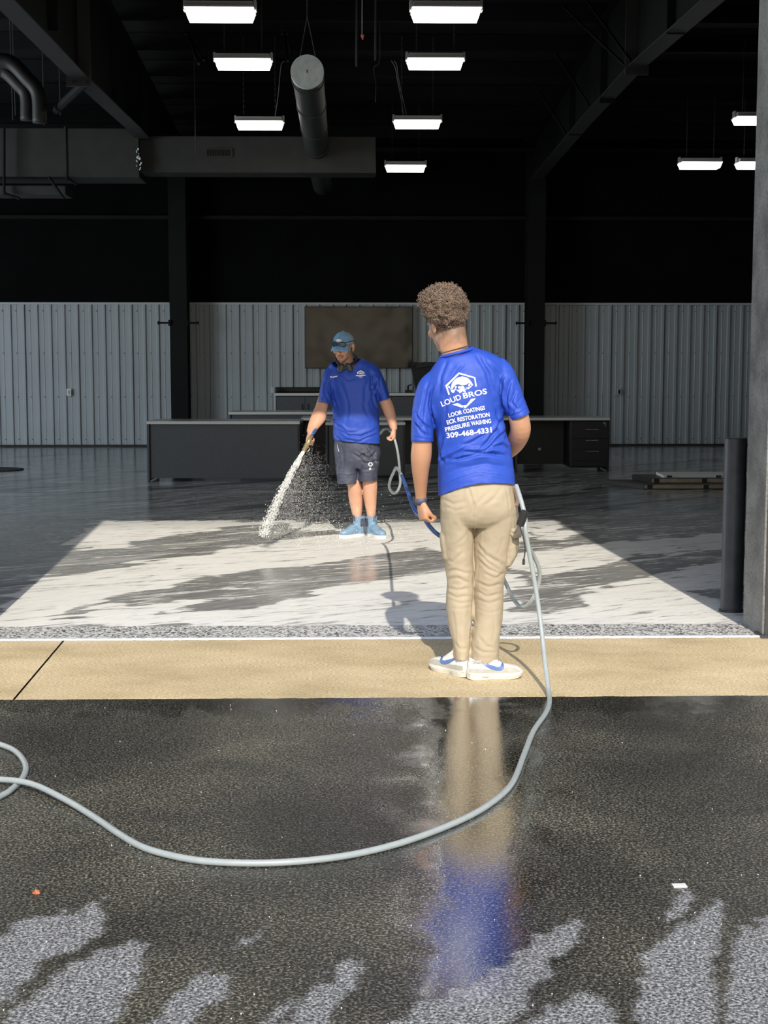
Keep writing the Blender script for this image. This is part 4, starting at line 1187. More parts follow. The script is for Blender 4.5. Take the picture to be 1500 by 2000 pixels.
# hair: curls over a shaped base
base = bmesh.new()
loft(base, [ball(876, 648, .050, Y0-.01), sec((846, 640), (909, 632), .078, Y0-.005), sec((834, 620), (910, 612), .096, Y0-.005), sec((824, 598), (910, 594), .103, Y0), sec((823, 580), (906, 578), .098, Y0), sec((838, 567), (893, 566), .07, Y0)], n=30, k=4, dome=.3)
hm = remesh(base, .008, 6)
set_co(hm, get_co(hm)-get_no(hm)*.004)
rngh = random.Random(11)
hb_ = bmesh.new(); hb_.from_mesh(hm); hb_.faces.ensure_lookup_table()
faces = [f for f in hb_.faces]
curl_v, curl_f = [], []
def add_curl(p, nrm, size, turns, rad, lean):
    t = nrm.orthogonal().normalized(); t = (Matrix.Rotation(rngh.uniform(0, 6.28), 3, nrm) @ t); b = nrm.cross(t)
    ax = (nrm+lean).normalized()
    n = int(turns*7)+2
    prevr = None
    for i in range(n):
        k = i/(n-1); a = k*turns*2*math.pi
        c = p+ax*(size*(k-.25))+(t*math.cos(a)+b*math.sin(a))*rad*(1-.35*k)
        tn = (ax*size/turns/6.28+(-t*math.sin(a)+b*math.cos(a))*rad).normalized()
        s1 = tn.cross(nrm); 
        if s1.length < .01: s1 = tn.orthogonal()
        s1.normalize(); s2 = tn.cross(s1)
        w = .0019*(1-.55*k)
        base_i = len(curl_v)
        for j in range(3):
            an = j*2.0944
            curl_v.append(c+(s1*math.cos(an)+s2*math.sin(an))*w)
        if i:
            for j in range(3): curl_f.append((base_i-3+j, base_i-3+(j+1) % 3, base_i+(j+1) % 3, base_i+j))
for f in rngh.choices(faces, weights=[f.calc_area() for f in faces], k=3800):
    p = f.calc_center_median(); nrm = f.normal
    u_, v_ = project(np.array([p])); vv = v_[0]
    if vv > 652: continue
    k_ = min(1, max(.25, (652-vv)/40))
    clump = noise.noise(p*38)
    add_curl(p+Vector((rngh.uniform(-.003, .003),)*3)+nrm*clump*.017*k_, nrm, (.010+.016*rngh.random())*k_*(1.15 if vv < 600 else .85), rngh.uniform(1.0, 2.0), rngh.uniform(.0035, .0075)*(.5+.5*k_), Vector((rngh.uniform(-.5, .5), rngh.uniform(-.5, .5), .25)))
me2 = bpy.data.meshes.new('hair'); me2.from_pydata([tuple(v) for v in curl_v], [], curl_f); me2.update()
me2.shade_smooth()
h_o = link('hair', me2, M['hair'], near, label='tight light brown curls'); h_o['kind'] = 'stuff'; h_o.matrix_parent_inverse = parent_matrix(near).inverted()
hb_.free()
for i, c_ in enumerate(get_co(hm)): pass
s_o = link('hair_base', hm, M['hair_dark'], near); s_o.matrix_parent_inverse = parent_matrix(near).inverted(); hm.shade_smooth()

# shirt
bm = bmesh.new()
loft(bm, [sec((862, 696), (926, 678), .062, Y0-.003), sec((857, 700), (938, 682), .072, Y0), sec((849, 710), (960, 690), .086, Y0), sec((838, 728), (984, 706), .102, Y0), sec((828, 755), (990, 738), .116, Y0), sec((836, 795), (982, 788), .122, Y0),
          sec((851, 838), (985, 832), .118, Y0), sec((856, 878), (997, 872), .115, Y0), sec((855, 915), (1002, 908), .122, Y0), sec((856, 948), (1005, 938), .135, Y0), sec((857, 992), (1007, 976), .142, Y0)], n=40, k=5, e=2.3)
loft(bm, [ball(860, 738, .056, Y0), sec((820, 742), (860, 772), .062, Y0), sec((809, 772), (854, 794), .066, Y0), sec((805, 802), (848, 815), .066, Y0-.01), sec((803, 832), (846, 842), .064, Y0-.02), sec((802, 858), (846, 864), .063, Y0-.03), sec((801, 884), (845, 889), .06, Y0-.03)], n=28)
loft(bm, [ball(966, 718, .060, Y0), sec((1001, 718), (966, 752), .063, Y0-.01), sec((1014, 748), (974, 775), .066, Y0-.02), sec((1024, 776), (983, 799), .066, Y0-.03), sec((1034, 805), (996, 821), .064, Y0-.05), sec((1041, 828), (1005, 842), .06, Y0-.05)], n=28)
sh = remesh(bm, .0055, 7)
def shape_hem(me, uc, half, amp, v0, v1, tilt=0):
    co = get_co(me); u, v = project(co)
    k = np.clip((v-v0)/(v1-v0), 0, 1)**1.5
    co[:, 2] += amp*k*np.clip(1-((u-uc)/half)**2, -.2, 1)
    set_co(me, co)
hl, hr_ = PY(857, 966, Y0), PY(1006, 953, Y0)
nn = (hr_-hl).cross(Vector((0, 1, 0))).normalized()
if nn.z > 0: nn = -nn
cut(sh, (hl+hr_)/2, nn, .30)
cut(sh, (PY(802, 859, Y0)+PY(848, 865, Y0))/2+Vector((0, -.03, 0)), Vector((0, -.1, -1)), .088, lambda u, v: u < 849.5)
a_, b_ = PY(1034, 806, Y0-.05), PY(997, 821, Y0-.05)
nn = (a_-b_).cross(Vector((0, 1, 0))).normalized()
if nn.z > 0: nn = -nn
cut(sh, (a_+b_)/2, nn, .085, lambda u, v: u > 992)
fold(sh, [
 ([(874, 700), (862, 735), (858, 770)], 5, 0.0058), ([(905, 712), (888, 735), (874, 752)], 4, 0.0058), ([(930, 690), (950, 725), (962, 770)], 6, 0.0072), ([(945, 700), (975, 735), (985, 765)], 5, 0.0058),
 ([(846, 752), (840, 790), (846, 830)], 4, 0.0116), ([(838, 745), (826, 790), (824, 840)], 4, 0.0072), ([(812, 800), (822, 825), (840, 838)], 3.5, 0.0087), ([(808, 820), (820, 842), (838, 850)], 3, 0.0072),
 ([(985, 735), (975, 770), (982, 800)], 4, 0.0116), ([(1000, 740), (988, 775), (992, 800)], 3.5, 0.0087), ([(1008, 760), (998, 785), (1012, 800)], 3, 0.0072), ([(1020, 775), (1006, 795), (1000, 810)], 3, 0.0058),
 ([(852, 840), (856, 880), (850, 920)], 4, 0.0072), ([(866, 852), (860, 885), (868, 905)], 4, 0.0087),
 ([(866, 905), (880, 893), (905, 884), (935, 884), (955, 876)], 4.5, 0.0130), ([(858, 905), (878, 889), (900, 880), (920, 870)], 4, 0.0087), ([(870, 897), (890, 898), (925, 890), (960, 884), (990, 892)], 4.5, 0.0116),
 ([(930, 884), (955, 862), (975, 835), (985, 812)], 4.5, 0.0087), ([(945, 882), (968, 862), (986, 840)], 4, 0.0087), ([(900, 872), (925, 862), (952, 848)], 4, 0.0072),
 ([(960, 874), (980, 868), (996, 878)], 4, 0.0087), ([(985, 850), (992, 870), (1000, 890)], 3.5, 0.0072), ([(872, 770), (872, 800), (868, 835)], 4, 0.0036), ([(858, 935), (900, 918), (950, 908), (1003, 918)], 9, 0.0043),
 ([(968, 800), (976, 825), (974, 850)], 5, 0.0058),
 ([(805, 851), (826, 855), (848, 857)], 2.0, 0.0032), ([(994, 813), (1015, 806), (1033, 797)], 2.0, 0.0032), ([(857, 958), (900, 940), (935, 934), (975, 938), (1005, 942)], 1.8, 0.0029),
], jitter=.0028, jscale=9, seed=3)
shape_hem(sh, 948, 88, .048, 890, 966)
cloth('shirt', sh, M['shirt'], near, .003)
# collar band
def neck_ring(A, B, ry, r, name, m, sq=1.0):
    c0 = (A+B)/2; hx_ = (B-A)/2; P_ = []
    for j in range(33):
        a = 2*math.pi*j/32
        P_.append(c0+hx_*math.cos(a)+Vector((0, ry*math.sin(a), 0)))
    bm = bmesh.new(); tube(bm, P_, r, 8, k=2)
    return obj(name, bm, m, near, True, True)
neck_ring(PY(861.5, 697.5, Y0), PY(925, 680.5, Y0), .064, .0075, 'collar', M['shirt'])
neck_ring(PY(861.5, 690, Y0), PY(920, 673.5, Y0), .062, .0022, 'necklace', M['hair_dark'])

# printed back of the shirt
bv = bmesh.new(); bv.from_mesh(sh); bmesh.ops.triangulate(bv, faces=bv.faces[:]); tree = BVHTree.FromBMesh(bv); bv.free()
def project_print(name, polys_uv, tree, Yp, parent, m, off=.0022, **kw):
    """polys_uv: list of (verts_uv, faces)"""
    bm = bmesh.new()
    for vs, fs in polys_uv:
        vv = [bm.verts.new((u, v, 0)) for u, v in vs]
        for f in fs:
            try: bm.faces.new([vv[i] for i in f])
            except ValueError: pass
    bmesh.ops.triangulate(bm, faces=bm.faces[:])
    for _ in range(3):
        es = [e for e in bm.edges if e.calc_length() > 4.0]
        if not es: break
        bmesh.ops.subdivide_edges(bm, edges=es, cuts=1); bmesh.ops.triangulate(bm, faces=[f for f in bm.faces if len(f.verts) > 3])
    for v in bm.verts:
        p = PY(v.co.x, v.co.y, Yp-.5); d = ray(v.co.x, v.co.y).normalized()
        h, n_, i_, dist = tree.ray_cast(p, d)
        if h is None: h = PY(v.co.x, v.co.y, Yp-.12)
        else:
            h = h-d*off
        v.co = h
    return obj(name, bm, m, parent, True, True, **kw)
def text_uv(txt, a, b, h, bold=.0, shear=0.0):
    cu = bpy.data.curves.new('t', 'FONT'); cu.body = txt; cu.size = 1; cu.offset = bold; cu.resolution_u = 3
    o = bpy.data.objects.new('t', cu); COL.objects.link(o)
    dg = bpy.context.evaluated_depsgraph_get(); dg.update()
    me = bpy.data.meshes.new_from_object(o.evaluated_get(dg))
    co = get_co(me); x0, x1 = co[:, 0].min(), co[:, 0].max(); ymax = co[:, 1].max(); ymin = min(0, co[:, 1].min())
    d = Vector((b[0]-a[0], b[1]-a[1])); L_ = d.length; d.normalize(); up = Vector((d.y, -d.x))
    vs = []
    for c in co:
        q = Vector(a)+d*((c[0]-x0)/(x1-x0)*L_)+up*((c[1]-ymin)/(ymax-ymin)*h)
        vs.append((q.x, q.y))
    fs = [tuple(p.vertices) for p in me.polygons]
    bpy.data.objects.remove(o); bpy.data.curves.remove(cu)
    return (vs, fs)
def stroke(pts, w):
    out = []
    n = len(pts)
    L, R = [], []
    for i in range(n):
        a = Vector(pts[max(i-1, 0)]); b = Vector(pts[min(i+1, n-1)]); t = (b-a).normalized(); nr = Vector((-t.y, t.x))
        if 0 < i < n-1:
            t1 = (Vector(pts[i])-a).normalized(); c = max(.4, t1.dot(t)); ww = w/c
        else: ww = w
        L.append(tuple(Vector(pts[i])+nr*ww/2)); R.append(tuple(Vector(pts[i])-nr*ww/2))
    return (L+R, [(i, i+1, n+i+1, n+i) for i in range(n-1)])
def c8(x, y): return (840+x/9.375, 700+y/9.375)
def disc(x, y, r, n=14): return ([c8(x+r*math.cos(2*math.pi*i/n), y+r*math.sin(2*math.pi*i/n)) for i in range(n)], [tuple(range(n))])
TX = [text_uv('LOUD', c8(222, 888), c8(580, 748), 11, .02), text_uv('BROS', c8(615, 738), c8(1050, 648), 11, .02),
      text_uv('LOOR', c8(345, 1085), c8(595, 1020), 8.4, .028), text_uv('COATINGS', c8(612, 1015), c8(1010, 942), 8.4, .028),
      text_uv('ECK', c8(315, 1215), c8(485, 1170), 8.6, .028), text_uv('RESTORATION', c8(508, 1162), c8(1095, 1066), 8.6, .028),
      text_uv('PRESSURE', c8(285, 1345), c8(735, 1240), 8.6, .028), text_uv('WASHING', c8(752, 1232), c8(1120, 1185), 8.6, .028),
      text_uv('309-468-4331', c8(305, 1468), c8(1135, 1360), 11.2, .028)]
for k0, k1 in ((0, 2), (2, 4), (4, 6), (6, 8), (8, 9)): project_print('lettering', TX[k0:k1], tree, Y0, near, M['print'])
LG = [stroke([c8(350, 665), c8(296, 505), c8(530, 272), c8(818, 355), c8(842, 515)], 2.9)]
dome = [c8(*q) for q in [(388, 560), (385, 500), (410, 440), (460, 380), (520, 345), (585, 332), (650, 342), (710, 375), (755, 430), (790, 490), (770, 500), (735, 470), (700, 455), (665, 480), (620, 492), (570, 492), (520, 470), (480, 478), (440, 510), (412, 560)]]
LG.append((dome, [tuple(range(len(dome)))]))
for q in [(470, 525, 20), (347, 522, 18), (716, 490, 20), (590, 545, 42), (535, 530, 24), (560, 590, 34), (620, 585, 26), (455, 570, 14), (420, 600, 30), (395, 590, 18), (515, 590, 18), (545, 625, 14), (660, 560, 10), (700, 545, 22), (742, 520, 14), (640, 610, 12)]: LG.append(disc(*q))
LG.append(stroke([c8(470, 525), c8(455, 570), c8(500, 580)], .8)); LG.append(stroke([c8(716, 490), c8(700, 545), c8(765, 500)], .9)); LG.append(stroke([c8(347, 522), c8(395, 590), c8(425, 635)], 1.2)); LG.append(stroke([c8(620, 585), c8(665, 555), c8(660, 520)], 1.0))
project_print('emblem', LG, tree, Y0, near, M['print'], label='white hexagonal emblem over the lettering')
CV = [([c8(410, 847), c8(500, 815), c8(590, 862), c8(600, 905), c8(640, 920)], [(0, 1, 2, 3, 4)]), ([c8(590, 862), c8(670, 852), c8(752, 742), c8(838, 733), c8(640, 920)], [(0, 1, 2, 3, 4)])]
project_print('chevron', CV, tree, Y0, near, M['print'])

# trousers
bm = bmesh.new()
loft(bm, [sec((866, 928), (1000, 918), .115, Y0), sec((862, 950), (1003, 943), .122, Y0), sec((860, 975), (1008, 970), .135, Y0-.008), sec((860, 1000), (1011, 998), .132, Y0-.008), sec((864, 1022), (1006, 1020), .10, Y0)], n=36, e=2.3)
loft(bm, [sec((860, 985), (932, 990), .125, Y0-.005), sec((860, 1020), (926, 1020), .112, Y0), sec((863, 1055), (924, 1055), .102, Y0), sec((868, 1095), (923.5, 1095), .092, Y0), sec((872, 1130), (923.5, 1130), .080, Y0),
          sec((872, 1160), (923.5, 1160), .075, Y0), sec((872, 1190), (923, 1190), .073, Y0-.01), sec((877, 1225), (921, 1225), .068, Y0-.02), sec((885, 1262), (918, 1262), .062, Y0-.03), sec((888, 1284), (917, 1285), .060, Y0-.03), sec((888, 1300), (917, 1301), .058, Y0-.03)], n=26)
loft(bm, [sec((924, 985), (1011, 985), .125, Y0-.005), sec((926.5, 1020), (1011, 1018), .112, Y0), sec((927.5, 1055), (1006, 1052), .104, Y0), sec((927, 1095), (998, 1092), .094, Y0), sec((927, 1125), (987, 1122), .084, Y0),
          sec((927, 1160), (983, 1158), .078, Y0), sec((927, 1190), (982, 1188), .075, Y0-.01), sec((925.5, 1225), (979, 1224), .070, Y0-.03), sec((922, 1262), (975, 1262), .066, Y0-.05), sec((919, 1288), (973, 1294), .064, Y0-.05), sec((918, 1304), (973, 1311), .062, Y0-.05)], n=26)
# cargo pockets
loft(bm, [ball(1006, 1045, .020, Y0-.02), sec((990, 1060), (1013, 1058), .055, Y0-.02), sec((986, 1085), (1010, 1082), .055, Y0-.02), sec((982, 1104), (1000, 1102), .045, Y0-.02)], n=16, dome=.4)
loft(bm, [ball(868, 1035, .018, Y0), sec((858, 1050), (874, 1050), .05, Y0), sec((863, 1090), (878, 1090), .05, Y0)], n=16, dome=.4)
tr = remesh(bm, .0055, 5)
cut(tr, (PY(888, 1284, Y0-.03)+PY(917, 1286, Y0-.03))/2, (0, 0, -1), .10)
cut(tr, (PY(919, 1288, Y0-.05)+PY(973, 1294, Y0-.05))/2, (.08, 0, -1), .10)
fold(tr, [
 ([(864, 960), (880, 962), (905, 958), (915, 950)], 4.6, 0.0034), ([(862, 975), (885, 985), (905, 980)], 4.6, 0.0029), ([(866, 990), (890, 996), (912, 990)], 4.6, 0.0023),
 ([(914, 950), (918, 968), (924, 985), (921, 1010)], 4.0, 0.0046), ([(928, 952), (928, 975), (924, 995)], 4.0, 0.0034), ([(960, 955), (945, 970), (930, 985), (922, 1008)], 5.8, 0.0034), ([(985, 950), (965, 975), (940, 990)], 5.8, 0.0023),
 ([(924.5, 1010), (925, 1060), (925, 1120), (924, 1180), (921, 1230), (918, 1285)], 2.5, 0.0058),
 ([(930, 1060), (950, 1085), (975, 1098), (988, 1110)], 5.2, 0.0040), ([(930, 1075), (955, 1100), (980, 1115)], 4.6, 0.0034), ([(932, 1092), (955, 1112), (985, 1122)], 4.6, 0.0034), ([(945, 1120), (968, 1128), (986, 1120)], 4.0, 0.0029),
 ([(872, 1095), (885, 1100), (905, 1080)], 4.6, 0.0029), ([(870, 1120), (890, 1115), (920, 1118)], 4.0, 0.0029), ([(872, 1132), (895, 1128), (920, 1138)], 4.0, 0.0029), ([(874, 1146), (895, 1152), (918, 1150)], 4.0, 0.0034), ([(873, 1158), (890, 1168), (920, 1166)], 4.0, 0.0034), ([(878, 1172), (900, 1180), (920, 1178)], 3.4, 0.0023),
 ([(930, 1138), (955, 1145), (984, 1140)], 4.0, 0.0034), ([(928, 1155), (950, 1165), (980, 1160)], 4.0, 0.0034), ([(928, 1172), (955, 1178), (980, 1172)], 4.0, 0.0029), ([(930, 1190), (955, 1196), (978, 1190)], 3.4, 0.0018), ([(876, 1188), (900, 1190), (919, 1188)], 3.4, 0.0018),
 ([(884, 1190), (888, 1230), (892, 1262)], 3.4, 0.0018), ([(935, 1240), (950, 1262), (970, 1268)], 4.6, 0.0029), ([(925, 1262), (945, 1275), (972, 1274)], 4.0, 0.0029), ([(888, 1255), (900, 1268), (916, 1268)], 4.0, 0.0023), ([(960, 1190), (966, 1225), (962, 1255)], 4.6, 0.0018), ([(900, 1210), (895, 1240), (905, 1265)], 4.6, 0.0018),
 ([(1000, 1020), (996, 1060), (990, 1100)], 3.4, 0.0023), ([(985, 1050), (975, 1080), (985, 1105)], 4.6, 0.0018), ([(880, 1010), (895, 1040), (900, 1070)], 6.9, 0.0011), ([(885, 1065), (900, 1055), (912, 1040)], 4.6, 0.0018),
 ([(888, 1277), (902, 1279), (917, 1279)], 1.8, 0.0009), ([(919, 1281), (945, 1286), (972, 1286)], 1.8, 0.0009), ([(988, 950), (992, 975), (996, 1000)], 2.3, 0.0018),
], jitter=.0042, jscale=9, seed=9)
t_o = cloth('trousers', tr, M['khaki'], near, .003)
bm = bmesh.new()
loft(bm, [sec((988, 1030), (1014, 1028), .060, Y0-.025), sec((988, 1040), (1018, 1040), .068, Y0-.025), sec((996, 1049), (1019, 1047), .064, Y0-.025)], n=18, e=2.8, k=4)
me = remesh(bm, .005, 3); fold(me, [([(992, 1036), (1003, 1042), (1015, 1038)], 3, .005), ([(998, 1046), (1008, 1040), (1017, 1046)], 3, .004)], jitter=.003, jscale=30)
me.shade_smooth(); f_o = link('pocket_flap', me, M['khaki'], t_o)
# wrist band
bm = bmesh.new()
loft(bm, [sec((810.5, 973), (833.5, 970), .0265, Y0+.055), sec((810.5, 985), (834, 982), .0265, Y0+.06)], n=30, k=1, e=2.2)
obj('wrist_band', bm, M['band'], near, True, True)
bm = bmesh.new(); bx(bm, -.010, .010, -.014, .014, -.016, .016, .003); bmesh.ops.translate(bm, vec=PY(810, 977, Y0+.075), verts=bm.verts[:]); obj('watch_face', bm, M['rubber'], near, False, True)
# frayed rag at the right pocket
bm = bmesh.new()
tube(bm, [PY(1004, 950, Y0-.06), PY(1009, 965, Y0-.07), PY(1011, 978, Y0-.07), PY(1009, 988, Y0-.07)], lambda k: .010-.004*abs(k-.5), 8)
me = bpy.data.meshes.new('rag'); bm.to_mesh(me); bm.free(); fold(me, [], jitter=.006, jscale=60); cloth('rag', me, mat('rag', (.62, .42, .33), .8), near, 0)

# ---- shoes
def shoe(parent, heel, ang, mirror=1, s=1.0, seed=0):
    """trainer with foam sole, layered upper, laces and side mark; x forward, y left"""
    t = bpy.data.objects.new('shoe', None); t.empty_display_size = .05; COL.objects.link(t)
    t.parent = parent
    pm_inv = parent_matrix(parent).inverted()
    t.matrix_parent_inverse = pm_inv
    t.location = heel; t.rotation_euler = (0, 0, ang); t.scale = (s, s, s*1.22)
    outline = [(-.004, .020), (.004, .030), (.03, .036), (.07, .035), (.11, .033), (.15, .039), (.19, .047), (.225, .046), (.255, .039), (.275, .022)]
    def ow(x):
        for (a, b) in zip(outline[:-1], outline[1:]):
            if a[0] <= x <= b[0]: return a[1]+(b[1]-a[1])*(x-a[0])/(b[0]-a[0])
        return .015
    # sole
    bm = bmesh.new(); top, mid, bot = [], [], []
    per = [(x, w) for x, w in outline]+[(.279, 0)]+[(x, -w) for x, w in outline[::-1]]+[(-.012, 0)]
    P_ = catmull([(*p,) for p in per]+[per[0]], 4)[:-1]
    for p in P_:
        x, y = p; zt_ = .040-.012*max(0, min(1, (x-.06)/.14)); lift = .012*max(0, (x-.2)/.08)**2+.004*max(0, (.02-x)/.03)
        top.append(bm.verts.new((x*.985+.001, y*.94, zt_+lift))); mid.append(bm.verts.new((x, y*1.03, zt_*.55+lift))); bot.append(bm.verts.new((x*.97+.002, y*.90, lift)))
    n = len(P_)
    for a, b in ((top, mid), (mid, bot)):
        for j in range(n): bm.faces.new((a[j], a[(j+1) % n], b[(j+1) % n], b[j]))
    bm.faces.new(top); bm.faces.new(bot[::-1])
    so = obj('sole', bm, M['sole'], t)
    # air window in the sole
    for sd in (-1, 1):
        obj('sole_window', box(.062, .094, sd*.0345-.003, sd*.0345+.003, .010, .020, .002), M['lamp_body'], so)
    # upper
    bm = bmesh.new()
    hs = [(-.006, .030, .075), (.006, .034, .090), (.03, .036, .080), (.06, .036, .076), (.09, .035, .088), (.115, .035, .092), (.14, .037, .080), (.17, .041, .066), (.20, .045, .060), (.23, .045, .055), (.255, .038, .048), (.270, .022, .036)]
    H = catmull(hs, 3)
    rings = []
    for x, w, h in H:
        zb = .026
        ring = []
        for j in range(17):
            a = math.pi*j/16
            c, q = math.cos(a), math.sin(a)
            e = 2/2.6
            ring.append(bm.verts.new((x, w*math.copysign(abs(c)**e, c), zb+(h-zb)*abs(q)**e)))
        rings.append(ring)
    for a, b in zip(rings[:-1], rings[1:]):
        for j in range(16): bm.faces.new((a[j], a[j+1], b[j+1], b[j]))
    bm.faces.new(rings[0]); bm.faces.new(rings[-1])
    bmesh.ops.recalc_face_normals(bm, faces=bm.faces[:])
    up = obj('upper', bm, M['shoe_white'], t, True)
    bvh_me = up.data
    bq = bmesh.new(); bq.from_mesh(bvh_me); bmesh.ops.triangulate(bq, faces=bq.faces[:]); tr_ = BVHTree.FromBMesh(bq); bq.free()
    def on_side(name, poly, sd, m, th=.0015):
        b3 = bmesh.new(); vs = [b3.verts.new((x, 0, z)) for x, z in poly]; b3.faces.new(vs); bmesh.ops.triangulate(b3, faces=b3.faces[:])
        for _ in range(3):
            bmesh.ops.subdivide_edges(b3, edges=[e for e in b3.edges if e.calc_length() > .008], cuts=1); bmesh.ops.triangulate(b3, faces=b3.faces[:])
        for v in b3.verts:
            h = tr_.ray_cast(Vector((v.co.x, sd*.1, v.co.z)), Vector((0, -sd, 0)))
            y_ = h[0].y if h[0] is not None else sd*.035
            v.co.y = y_+sd*th
        return obj(name, b3, m, up, True)
    for sd in (-1, 1):
        on_side('mudguard', [(-.006, .034), (-.004, .050), (.05, .048), (.10, .044), (.15, .042), (.19, .052), (.235, .046), (.262, .032), (.2, .028), (.1, .028), (.02, .030)], sd, M['shoe_grey'], .0008)
        on_side('side_mark', [(.058, .078), (.066, .064), (.10, .047), (.13, .039), (.155, .038), (.172, .046), (.175, .060), (.164, .076), (.162, .064), (.152, .055), (.138, .054), (.10, .064)], sd, M['swoosh'], .002)
        on_side('heel_patch', [(.0, .060), (.004, .082), (.03, .074), (.04, .058), (.02, .050)], sd, M['print'], .0012)
        on_side('heel_mark', [(.012, .072), (.014, .066), (.026, .070), (.030, .076), (.020, .0705)], sd, M['swoosh'], .0025)
    # tongue, collar and laces
    bm = bmesh.new(); loft(bm, [(.095, 0, .085, .022, .010), (.085, 0, .105, .024, .008), (.078, 0, .118, .022, .006)], n=14, dome=.5, axis=Vector((1, 0, 0))); obj('tongue', bm, M['shoe_white'], t, True)
    bm = bmesh.new(); loft(bm, [(.035, 0, .070, .030, .042), (.037, 0, .078, .031, .040), (.037, 0, .081, .027, .036)], n=22, k=3, e=2.2, axis=Vector((1, 0, 0))); obj('ankle_collar', bm, M['shoe_grey'], t, True)
    for i in range(5):
        x = .105+.017*i; z = .092-.0085*i
        bm = bmesh.new(); tube(bm, [(x, -.022, z-.008), (x+.003, -.01, z+.002), (x+.003, .01, z+.002), (x, .022, z-.008)], .003, 6); obj('lace', bm, M['print'], t, True)
    return t
sR = GR(917, 1330); shoe(near, (sR.x, sR.y+.035, 0.001), math.radians(7), s=.90)
sL = GR(911, 1325); shoe(near, (sL.x+.004, sL.y+.012, 0.001), math.radians(124), s=.93)

# ------------------------------------------------------------------ far worker (facing the camera)
Y1 = 11.90
far = thing('person', 'worker in pale blue cap, blue shirt, dark shorts and blue boots holding a hose nozzle', 'person', (GR(705, 1046).x, 11.85, 0))
bm = bmesh.new()
loft(bm, [sec((660, 700), (689, 694), .055, Y1-.01), sec((662, 708), (692, 706), .06, Y1), sec((658, 716), (706, 712), .070, Y1+.01), sec((650, 738), (724, 734), .105, Y1), sec((652, 775), (735, 770), .115, Y1),
          sec((656, 820), (738, 815), .12, Y1), sec((660, 870), (736, 868), .125, Y1), sec((664, 900), (732, 898), .11, Y1)], n=26, dome=.4)
loft(bm, [sec((660, 880), (697, 882), .085, Y1), sec((666, 920), (698, 920), .065, Y1), sec((678, 945), (706, 946), .062, Y1-.01), sec((680, 968), (708, 968), .060, Y1+.01), sec((684, 990), (708, 990), .050, Y1+.01), sec((690, 1012), (706, 1012), .034, Y1-.03), sec((692, 1030), (706, 1030), .030, Y1-.05)], n=20, dome=.6)
loft(bm, [sec((700, 880), (736, 880), .085, Y1-.03), sec((706, 920), (734, 920), .065, Y1-.03), sec((708, 945), (737, 945), .062, Y1-.04), sec((709, 968), (736, 968), .060, Y1-.03), sec((713, 990), (735, 990), .050, Y1-.03), sec((717, 1012), (733, 1012), .034, Y1-.05), sec((718, 1030), (733, 1030), .030, Y1-.06)], n=20, dome=.6)
# our left arm reaching to the nozzle
loft(bm, [ball(656, 732, .050, Y1), ball(638, 765, .050, Y1-.04), ball(628, 795, .050, Y1-.10), sec((607, 813), (636, 820), .048, Y1-.16), sec((601, 832), (621, 838), .034, Y1-.22), sec((599, 842), (616, 846), .028, Y1-.25)], n=18, dome=.5)
w_ = PY(607, 843, Y1-.25)
hand(bm, w_, PY(601, 866, Y1-.30)-w_, Vector((.75, .35, -.2)), -1, .98, (1.0, 1.15, .6), (.35, .7))
# our right arm hanging with the hose
loft(bm, [ball(718, 728, .050, Y1), ball(742, 762, .050, Y1), ball(753, 785, .050, Y1), sec((746, 800), (770, 797), .047, Y1-.02), sec((754, 818), (774, 816), .040, Y1-.05), sec((762, 838), (776, 837), .028, Y1-.08)], n=18, dome=.5)
w2_ = PY(769, 836, Y1-.08)
hand(bm, w2_, Vector((.04, -.1, -1)), Vector((-.95, .1, 0)), -1, .98, (.8, 1.0, .6), (.2, .6))
fc = PY(671, 677, Y1-.04)
R2, T2 = head(bm, fc, (-.34, -.88, -.26), (0, -.15, 1), 1.05)
me = remesh(bm, .005, 3)
def skin_far(co, c):
    c[:, :3] = (0.60, 0.33, 0.22)
    for i in np.where(co[:, 2] > fc.z-.16)[0]:
        p = Vector(co[i]); l = R2.transposed() @ (p-Vector(fc))
        dk = 0
        if l.y > .03 and -.075 < l.z < -.045 and abs(l.x) < .034 and not (-.066 < l.z < -.052 and abs(l.x) < .020): dk = .50
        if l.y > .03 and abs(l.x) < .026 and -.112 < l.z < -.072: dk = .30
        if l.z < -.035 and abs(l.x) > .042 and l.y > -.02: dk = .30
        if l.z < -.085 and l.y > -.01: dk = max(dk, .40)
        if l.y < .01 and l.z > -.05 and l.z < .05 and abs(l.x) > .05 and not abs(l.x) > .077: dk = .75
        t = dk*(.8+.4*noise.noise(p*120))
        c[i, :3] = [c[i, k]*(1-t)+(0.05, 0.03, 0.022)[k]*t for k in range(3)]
        if l.y > .06 and -.066 < l.z < -.050 and abs(l.x) < .020: c[i, :3] = (.46, .17, .13)
        if l.y > .045 and -.03 < l.z < .02 and abs(l.x) < .062: c[i, 0] *= 1.08
    return c
paint(me, (.6, .3, .2), skin_far)
body_obj(far, me)
for sx_ in (-1, 1):
    b2 = bmesh.new(); ell(b2, T2(sx_*.031, .080, .008), (.0125, .0125, .0125)); obj('eye', b2, M['shoe_white'], far, True, True)
